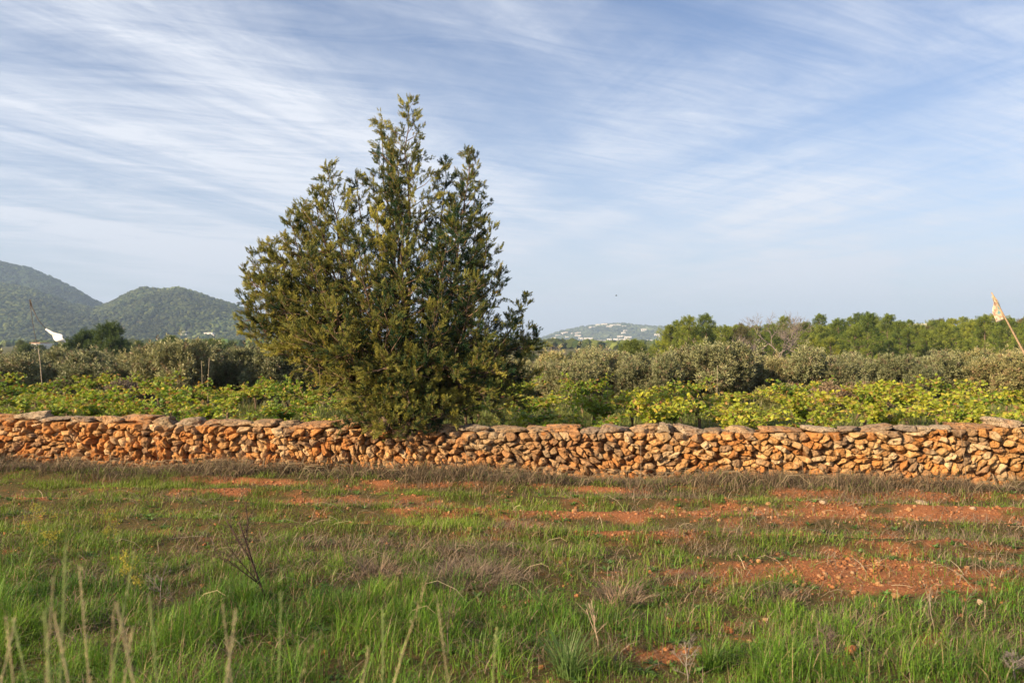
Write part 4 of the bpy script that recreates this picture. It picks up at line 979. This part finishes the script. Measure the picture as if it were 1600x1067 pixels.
# dry stems standing against the wall face
for i, (px, h, lab) in enumerate([(372, .45, 'thin dead stem leaning on the wall left of the juniper'), (441, .62, 'tall dry stalk rising over the wall left of the juniper'), (735, .5, 'thin grey stem against the wall face below the juniper'), (1000, .55, 'thin dry stalk against the wall face right of the juniper'), (1512, .72, 'dark climbing stem on the wall near the right edge'), (1250, .34, 'short dead stalk before the wall at the right'), (250, .35, 'short dead stalk before the wall at the left')]):
    Yw = 10.5; 
    for _ in range(4):
        x = (px - 800) / F * Yw; Yw = WL[1] + (x - WL[0]) * WDIR[1] / WDIR[0]
    x = (px - 800) / F * (Yw - .14); y = Yw - .14; z0 = float(ground_h(x, y)); g = Geo()
    p = wobble((0, 0, 0), (rng.normal(0, .05), .04, h), 7, .012); g.add(*tube(p, np.linspace(.006, .002, 7), 4), np.array([.22, .16, .11]))
    for k in range(6):
        a = p[rng.integers(2, 6)]; g.add(*tube(wobble(a, a + [rng.normal(0, .08), -.02, rng.uniform(.02, .1)], 3, .004), [.0025, .002, .001], 3), np.array([.26, .19, .12]))
    o = link('dry_stalk', g.mesh('dry_stalk', True), M_bark, None, (x, y, z0)); tag(o, lab, 'dead stem')

# ------------------------------------------------------------------ poles, flags, canes
def cloth_mat(name, cols):
    m, t, b, out = base_mat(name); co = obj_co(t); n = noise(t, co, 5.5, 3, .55)
    t.links.new(ramp(t, n, cols, 'LINEAR'), b.inputs['Base Color']); b.inputs['Roughness'].default_value = .8; return m
M_sheet = cloth_mat('white_sheet', [(.3, (.72, .72, .72)), (.7, (.82, .82, .82))])
M_rag = cloth_mat('faded_rag', [(.30, (.10, .28, .30)), (.42, (.55, .45, .30)), (.52, (.36, .20, .14)), (.60, (.66, .58, .42)), (.75, (.62, .30, .12))])
def pole_flag(name, foot, tip, rad, cloth_fn, matc, label, bend=0.0):
    root = empty(name, tuple(foot)); v = tip - foot; tt = np.linspace(0, 1, 9)[:, None]; p = v * tt; p[:, 0] -= bend * np.sin(tt[:, 0] * math.pi * .5) * (tt[:, 0]); 
    g = Geo(); g.add(*tube(p, np.linspace(rad, rad * .45, 9), 6), np.array([.38, .27, .17])); child('pole', g.mesh('pole', True), M_bark, root)
    V, Fc = cloth_fn(p); gc = Geo(); gc.add(V, Fc, np.array([.8, .8, .8])); o = child('cloth', gc.mesh('cloth', True), matc, root)
    so_ = o.modifiers.new('thickness', 'SOLIDIFY'); so_.thickness = .006; tag(root, label, 'flag'); return root
def strip(A, B, nu=14, nv=9, amp=.06, seed=0):
    """a hanging cloth between edge A (polyline) and edge B"""
    r_ = np.random.default_rng(seed); V = []
    for i in range(nu):
        for j in range(nv):
            s_, t_ = i / (nu - 1), j / (nv - 1); a = np.array([np.interp(s_, np.linspace(0, 1, len(A)), [q[k] for q in A]) for k in range(3)]); b_ = np.array([np.interp(s_, np.linspace(0, 1, len(B)), [q[k] for q in B]) for k in range(3)])
            p = a + (b_ - a) * t_; p = p + np.array([0, 1, 0]) * amp * math.sin(s_ * 9 + t_ * 4 + seed) * t_; p = p + np.array([1, 0, .3]) * amp * .4 * math.sin(t_ * 7 + s_ * 5); V.append(p)
    Fc = [[i * nv + j, i * nv + j + 1, (i + 1) * nv + j + 1, (i + 1) * nv + j] for i in range(nu - 1) for j in range(nv - 1)]
    return np.array(V), np.array(Fc)
# left: a thin curved rod with a white sheet streaming from its lower part
Yl = 24.0; foot = Wp(47, 640, Yl); tip = Wp(48, 468, Yl)
rootL = empty('white_pennant', tuple(foot)); g = Geo()
line = np.array([Wp(px, py, Yl) - foot for px, py in ((68, 615), (66, 560), (60, 545), (58, 520), (58, 500))])
g = Geo(); g.add(*tube(np.array([Wp(px, py, Yl) - foot for px, py in ((68, 640), (66, 600), (63, 565), (60, 545))]), [.015, .014, .012, .010], 5), np.array([.34, .28, .22]))
child('pole', g.mesh('pole', True), M_bark, rootL)
g = Geo(); g.add(*tube(np.array([Wp(px, py, Yl) - foot for px, py in ((60, 545), (54, 520), (49, 490), (47, 468), (51, 482), (60, 500), (72, 514))]), [.009, .008, .008, .022, .014, .012, .010], 5), np.array([.12, .10, .09]))
child('rod', g.mesh('rod', True), M_bark, rootL)
V, Fc = strip([Wp(72, 513, Yl) - foot, Wp(84, 520, Yl) - foot, Wp(98, 523, Yl) - foot, Wp(99, 528, Yl) - foot], [Wp(73, 515, Yl) - foot, Wp(82, 528, Yl) - foot, Wp(91, 534, Yl) - foot, Wp(103, 535, Yl) - foot], 14, 8, .05, 2)
gc = Geo(); gc.add(V, Fc, np.array([.8] * 3)); o = child('cloth', gc.mesh('cloth', True), M_sheet, rootL); o.modifiers.new('thickness', 'SOLIDIFY').thickness = .01
tag(rootL, 'white pennant blowing from a thin bent rod above the olives at left', 'flag')
# right: leaning pole with a faded torn flag, standing on a white block
Yr = 23.0; foot = Wp(1606, 560, Yr); gz = float(ground_h(foot[0], foot[1])); foot0 = Wp(1626, 600, Yr)
tip = Wp(1549, 457, Yr)
def rag(p):
    f0 = foot; q = lambda px, py: Wp(px, py, Yr) - foot0
    return strip([q(1553, 462), q(1559, 471), q(1564, 482), q(1570, 499)], [q(1550, 463), q(1551, 477), q(1552, 488), q(1556, 504)], 18, 10, .035, 5)
poleR = pole_flag('torn_flag', foot0, tip, .038, rag, M_rag, 'torn faded flag hanging from a leaning pole at the right edge')
YB = 33.5; gz = float(ground_h(Wp(1600, 0, YB)[0], YB)); rb = empty('white_block', (float(Wp(1599, 0, YB)[0]), YB, gz)); g = Geo(); top = Wp(0, 550, YB)[2] - gz
V, Fb = box_geo(-.14, .6, -.3, .3, 0, top - .12); g.add(V, Fb, np.array([.7] * 3)); child('body', g.mesh('body'), M_white, rb)
g = Geo(); V, Fb = box_geo(-.13, -.03, -.1, .1, top - .12, top + .02); g.add(V, Fb, np.array([.7] * 3)); child('chimney', g.mesh('chimney'), M_white, rb)
tag(rb, 'white plastered block at the right edge behind the olives', 'water tank')
# canes among the olives and vines
for px, top, bot, Y, lab in [(325, 560, 625, 20, 'thin pale cane standing before the olives left of the juniper'), (318, 565, 600, 21, 'shorter pale cane beside the thin cane left of the juniper'), (1120, 572, 618, 21, 'thin pale cane before the big olive right of the juniper')]:
    a = Wp(px, top, Y); x, y = a[0], a[1]; z0 = float(ground_h(x, y)); g = Geo(); H = a[2] - z0; g.add(*tube(wobble((0, 0, 0), (rng.normal(0, .05), 0, H), 6, .01), np.linspace(.008, .005, 6), 5), np.array([.34, .28, .20]))
    for k in range(3): g.add(*tube(np.array([[0, 0, H * (.3 + .2 * k)], [0, 0, H * (.3 + .2 * k) + .01], [0, 0, H * (.3 + .2 * k) + .02]]), [.012, .016, .012], 5), np.array([.4, .32, .2]))
    o = link('cane', g.mesh('cane', True), M_bark, None, (x, y, z0)); tag(o, lab, 'cane')
# far terrace walls seen through the gap between the olives
def low_wall(px0, px1, py, Y, h, lab):
    a = Wp(px0, py, Y); b_ = Wp(px1, py, Y); g = Geo(); z0 = float(ground_h(a[0], Y)) - .1
    V, Fb = box_geo(0, b_[0] - a[0], -.15, .15, 0, a[2] - z0); g.add(V, Fb, np.array([.52, .42, .33])); V, Fb = box_geo(-.05, b_[0] - a[0] + .05, -.19, .19, a[2] - z0 + .003, a[2] - z0 + .07); g2 = Geo(); g2.add(V, Fb, np.array([.66, .58, .5]))
    root = empty('terrace_wall', (a[0], Y, z0)); child('body', g.mesh('body'), M_rock, root); child('coping', g2.mesh('coping'), M_white, root); tag(root, lab, 'wall')
low_wall(1205, 1262, 596, 42, .4, 'pale terrace wall seen in the gap between the olives')
low_wall(1418, 1470, 588, 48, .4, 'grey terrace wall seen between the right hand olives')
# red earth bank in the gap
V, Fr = rock(1.1, .8, .35, 3, .2, 5, 900); g = Geo(); g.add(V, Fr, np.array([.42, .14, .06])); x = (1238 - 800) / F * 31; o = link('earth_heap', g.mesh('earth_heap', True), M_rock, None, (x, 31, float(ground_h(x, 31)) + .45)); tag(o, 'small red earth heap on the green gap between olives', 'earth heap')
# a bird in the sky
g = Geo(); A = Wp(963, 462, 60); V, Fr = rock(.16, .05, .05, 2, .05, 0, 5); g.add(V, Fr, np.array([.03] * 3)); bd = empty('bird', tuple(A)); child('body', g.mesh('body', True), M_bark, bd)
for sg in (-1, 1):
    g = Geo(); g.add(np.array([[-.03, 0, 0], [.03, 0, 0], [.015, sg * .03, .05], [-.04, sg * .13, .08], [-.015, sg * .01, .01]]), [np.array([[0, 1, 2, 3]])], np.array([.03] * 3)); child('wing', g.mesh('wing'), M_bark, bd)
tag(bd, 'tiny dark bird flying in the sky above the distant hill', 'bird')

# ------------------------------------------------------------------ hills with woods, houses
def hill(name, crest, Y0, depth, seed, gul, base=-4):
    """heightfield: crest = [(px, py)] of the ridge line at distance Y0"""
    xs = np.array([(px - 800) / F * Y0 for px, py in crest]); hs = np.array([CAM_Z - (py - HZ) / F * Y0 for px, py in crest])
    x = np.linspace(xs[0], xs[-1], 170); y = np.linspace(Y0 - depth, Y0 + depth * .8, 64); X, Yv = np.meshgrid(x, y, indexing='ij')
    wx = (fbm(X / gul, Yv / gul, seed + 7, 3) - .5) * gul * .7 * np.clip((Y0 - Yv) / depth * 2, 0, 1)
    Hc = np.interp((X + wx) * Y0 / Yv, xs, hs); t_ = (Yv - Y0) / np.where(Yv < Y0, depth, depth * .8); prof = np.clip(1 - np.abs(t_) ** 1.7, 0, 1) ** 1.15
    g_ = (fbm(X / gul, Yv / gul * .6, seed, 4) - .5); Z = base + (Hc - base) * np.minimum(1, Yv / Y0) * prof * (1 + g_ * .7 * np.clip((1 - prof) * 1.6, 0, 1))
    nxx, nyy = X.shape; i = np.arange(nxx - 1)[:, None] * nyy + np.arange(nyy - 1)[None]; Fq = np.stack([i, i + nyy, i + nyy + 1, i + 1], 2).reshape(-1, 4)
    V = np.stack([X, Yv, Z], 2).reshape(-1, 3); me = make_mesh(name, V, [Fq], np.tile([.11, .10, .055], (len(V), 1)), True); o = link(name, me, M_far); tag(o, kind='structure')
    def hz(px_, py_):
        j = np.clip((px_ - x[0]) / (x[1] - x[0]), 0, nxx - 1.001); k = np.clip((py_ - y[0]) / (y[1] - y[0]), 0, nyy - 1.001); a = j.astype(int); c = k.astype(int); fj = j - a; fk = k - c
        return (Z[a, c] * (1 - fj) + Z[a + 1, c] * fj) * (1 - fk) + (Z[a, c + 1] * (1 - fj) + Z[a + 1, c + 1] * fj) * fk
    return hz, x, y
BL = [rock(1, 1, .95, 1, .6, 2, 600 + i, .0) for i in range(5)]
def woods(name, label, pts, size, cols, smin=.7, smax=1.35):
    g = Geo(); gap = fbm(pts[:, 0] / 38, pts[:, 1] / 60, 97, 3); pts = pts[(gap < .60) | (rng.random(len(pts)) < .35)]; n = len(pts); w_ = rng.integers(0, 5, n); q = rng.random((n, 1)); T = (np.array(cols[0]) * (1 - q) + np.array(cols[1]) * q); T = T * (.25 + 1.5 * fbm(pts[:, 0] / 70, pts[:, 1] / 110, 99)[:, None] ** 1.2) * rng.uniform(.6, 1.5, (n, 1))
    for k in range(5):
        s_ = w_ == k; S = rng.uniform(smin, smax, s_.sum()) * size
        g.add(*instance(BL[k][0], BL[k][1], pts[s_] + np.array([0, 0, 1]) * (S * .35)[:, None], frames(rng.normal(0, .2, (s_.sum(), 3)) + [0, 0, 1]), S, T[s_]))
    tag(link(name, g.mesh(name), M_far), label, 'woods', kind='stuff')
def on_hill(hz, x, y, n, px_lo=None, px_hi=None, y_hi=1.0):
    X = rng.uniform(x[0], x[-1], n); Yv = rng.uniform(y[0], y[0] + (y[-1] - y[0]) * y_hi, n); Z = hz(X, Yv); ok = (Z > -1); X, Yv, Z = X[ok], Yv[ok], Z[ok]
    px = X / Yv * F + 800; ok = (px > -60) & (px < 1700); return np.stack([X[ok], Yv[ok], Z[ok]], 1)
GREEN = ((.014, .032, .014), (.075, .088, .028))
h1 = hill('back_hill', [(-260, 470), (-120, 420), (-30, 410), (0, 413), (40, 421), (75, 435), (110, 452), (140, 470), (158, 479), (200, 500), (300, 545)], 1900, 420, 201, 160)
woods('back_hill_woods', 'dark pine woods covering the rear hill at the left', on_hill(*h1, 17000, y_hi=.62), 9.5, ((.012, .028, .016), (.035, .052, .022)))
h2 = hill('left_hill', [(-260, 440), (-100, 435), (0, 446), (50, 455), (110, 478), (150, 486), (175, 476), (205, 460), (228, 452), (240, 455), (258, 456), (278, 453), (300, 459), (330, 469), (360, 478), (390, 489), (430, 503), (480, 516), (560, 535), (640, 548)], 1450, 480, 205, 120)
woods('left_hill_woods', 'mixed green pine woods covering the nearer hill at the left', on_hill(*h2, 34000, y_hi=.62), 7.0, GREEN)
h3 = hill('far_hill', [(780, 556), (815, 546), (845, 532), (878, 520), (920, 512.5), (965, 508.5), (1000, 511.5), (1050, 515), (1066, 519), (1085, 530), (1130, 545), (1240, 550)], 3300, 650, 209, 200)
woods('far_hill_woods', 'bluish woods between the houses of the distant hill', on_hill(*h3, 9000, y_hi=.62), 13.0, ((.040, .060, .030), (.085, .10, .045)))
# far low woods of the plain
pts = []
for Y in np.linspace(420, 1100, 26):
    n = 420; X = rng.uniform(-.75, .35, n) * Y; yy = Y + rng.normal(0, 12, n)
    ok = fbm(X / 70, yy / 90, 230) > .42; X, yy = X[ok], yy[ok]; pts.append(np.stack([X, yy, ground_h(X, yy)], 1))
pts = np.concatenate(pts); woods('plain_woods', 'belts of low trees across the distant plain', pts, 6.0, ((.03, .055, .016), (.10, .12, .03)), .5, 1.2)
# the loose tree belt beyond the olives
usedb = set(); BP = [pine_proto(360 + i, 360, H_, W_, ((.05, .08, .02), (.14, .17, .04)), 'evergreen_tree') for i, (H_, W_) in enumerate(((3.6, 2.4), (4.4, 2.0), (3.2, 2.8)))]
bx = [(px, Y) for Y, p0, p1, st in ((112, -20, 760, 62), (140, 0, 380, 48), (185, -10, 420, 40), (120, 830, 1040, 55), (160, 840, 1060, 45)) for px in np.arange(p0, p1, st)]
for i, (px, Y) in enumerate(sorted((float(px + rng.normal(0, 9)), float(Y + rng.normal(0, 6))) for px, Y in bx)):
    if 440 < px < 770: continue
    k = int(rng.integers(3)); o = copy_tree(BP[k]) if k in usedb else BP[k]; usedb.add(k); place(o, px, Y, rng.uniform(.7, 1.0) * (.46 if px > 800 else .9), dz=-.3)
    tag(o, f"{'low' if k == 2 else 'upright' if k == 1 else 'rounded'} distant tree beyond the olives, {ordw(i)} from the left in its belt", 'tree', 'distant trees beyond the olive grove')
# the tree belt right behind the olives at left and middle, low scrub
def house(name, x, y, z, w, d, h, label, group, wcol, win=True, rot=0):
    root = empty(name, (x, y, z)); g = Geo(); V, Fb = box_geo(-w / 2, w / 2, -d / 2, d / 2, -6, h); g.add(V, Fb, np.array(wcol)); child('wall', g.mesh('wall'), M_white, root)
    g = Geo(); V, Fb = box_geo(-w / 2 - .3, w / 2 + .3, -d / 2 - .3, d / 2 + .3, h + .003, h + .4); g.add(V, Fb, np.array([.4, .3, .2])); child('roof', g.mesh('roof'), M_white if rng.random() < .8 else M_roof, root)
    if win:
        nw = max(2, int(w / 5))
        for k in range(nw):
            g = Geo(); cx = -w / 2 + w * (k + .5) / nw; V, Fb = box_geo(cx - w / nw * .24, cx + w / nw * .24, -d / 2 - .06, -d / 2 - .003, h * .30, h * .75); g.add(V, Fb, np.array([.1] * 3)); child('window', g.mesh('window'), M_glass, root)
    root.rotation_euler = (0, 0, rot); tag(root, label, 'house', group)
HS = [(855, 537), (865, 531), (872, 527), (880, 524), (886, 530), (884, 522), (893, 537), (897, 524), (903, 528), (907, 533), (905, 523), (914, 539), (919, 533), (922, 543), (931, 541), (938, 539), (944, 537), (947, 543), (955, 540), (952, 534), (962, 534), (968, 540), (969, 528), (974, 524), (977, 519), (981, 531), (925, 514), (934, 511), (944, 510), (951, 513), (958, 511), (966, 510), (974, 512), (1027, 527), (1006, 518), (985, 538), (900, 541), (878, 541), (928, 547), (938, 547), (1018, 544), (1010, 536), (1022, 541), (975, 535), (989, 545)]
HS.sort()
def meet(h, px, py, y0, y1):
    yy = np.linspace(y0, y1, 500); xx = (px - 800) / F * yy; z_ = CAM_Z - (py - HZ) / F * yy; hh = h[0](xx, yy); k = int(np.argmax(hh + 4 > z_)) if (hh + 4 > z_).any() else int(np.argmax(hh - z_))
    return xx, yy, hh, k
for i, (px, py) in enumerate(HS):
    # walk down the sight line until it meets the hill
    xx, yy, hh, k = meet(h3, px, py, 2650, 3300)
    w = rng.uniform(12, 24) if i % 7 else rng.uniform(26, 36)
    house('hillside_house', float(xx[k]), float(yy[k]), float(hh[k]) + 4, w, 12, rng.uniform(7, 12), f"{'long' if w > 24 else 'small'} white house on the distant hill, {ordw(i)} from the left", 'white houses on the distant hill', (.8, .8, .8))
for i, (px, py, Y, w, h, lab) in enumerate([(62, 541, 420, 5, 1.6, 'low white building behind the pennant at left'), (73, 541, 460, 3, 1.3, 'tiny white shed beside the low white building at left'), (288, 521, 1250, 8, 3, 'small white house on the lower slope at the left, nearer the pennant'), (327, 523, 1250, 11, 3.5, 'white house on the lower slope just left of the juniper'), (333, 524.5, 1230, 5, 2.5, 'tiny white annex at the foot of the house left of the juniper')]):
    A = Wp(px, py, Y)
    if Y > 1000: xx, yy, hh, k = meet(h2, px, py, 980, 1450); A = np.array([xx[k], yy[k], hh[k] + 3])
    house('farmhouse', A[0], A[1], A[2], w, 8, h, lab, None, (.8, .8, .8))
A = Wp(1422, 508, 150); house('villa', A[0], 150, A[2] - 2.0, 2.6, 5, 1.8, 'small ochre house top showing between the pines at the right', None, (.45, .33, .22), False); 

# ------------------------------------------------------------------ haze: the air between here and the hills
V, Fb = box_geo(-7400, 7400, -7100, 7400, -12, 330); me = make_mesh('haze', V, [Fb])
m = bpy.data.materials.new('haze_air'); m.use_nodes = True; t = m.node_tree; t.nodes.clear(); out = N(t, 'ShaderNodeOutputMaterial'); pv = N(t, 'ShaderNodeVolumePrincipled')
pv.inputs['Color'].default_value = (.50, .69, 1.0, 1); pv.inputs['Density'].default_value = .00021; pv.inputs['Anisotropy'].default_value = 0.0
t.links.new(pv.outputs[0], out.inputs['Volume']); hzo = link('haze', me, m); tag(hzo, 'pale blue air between the camera and the hills', 'haze', kind='stuff')
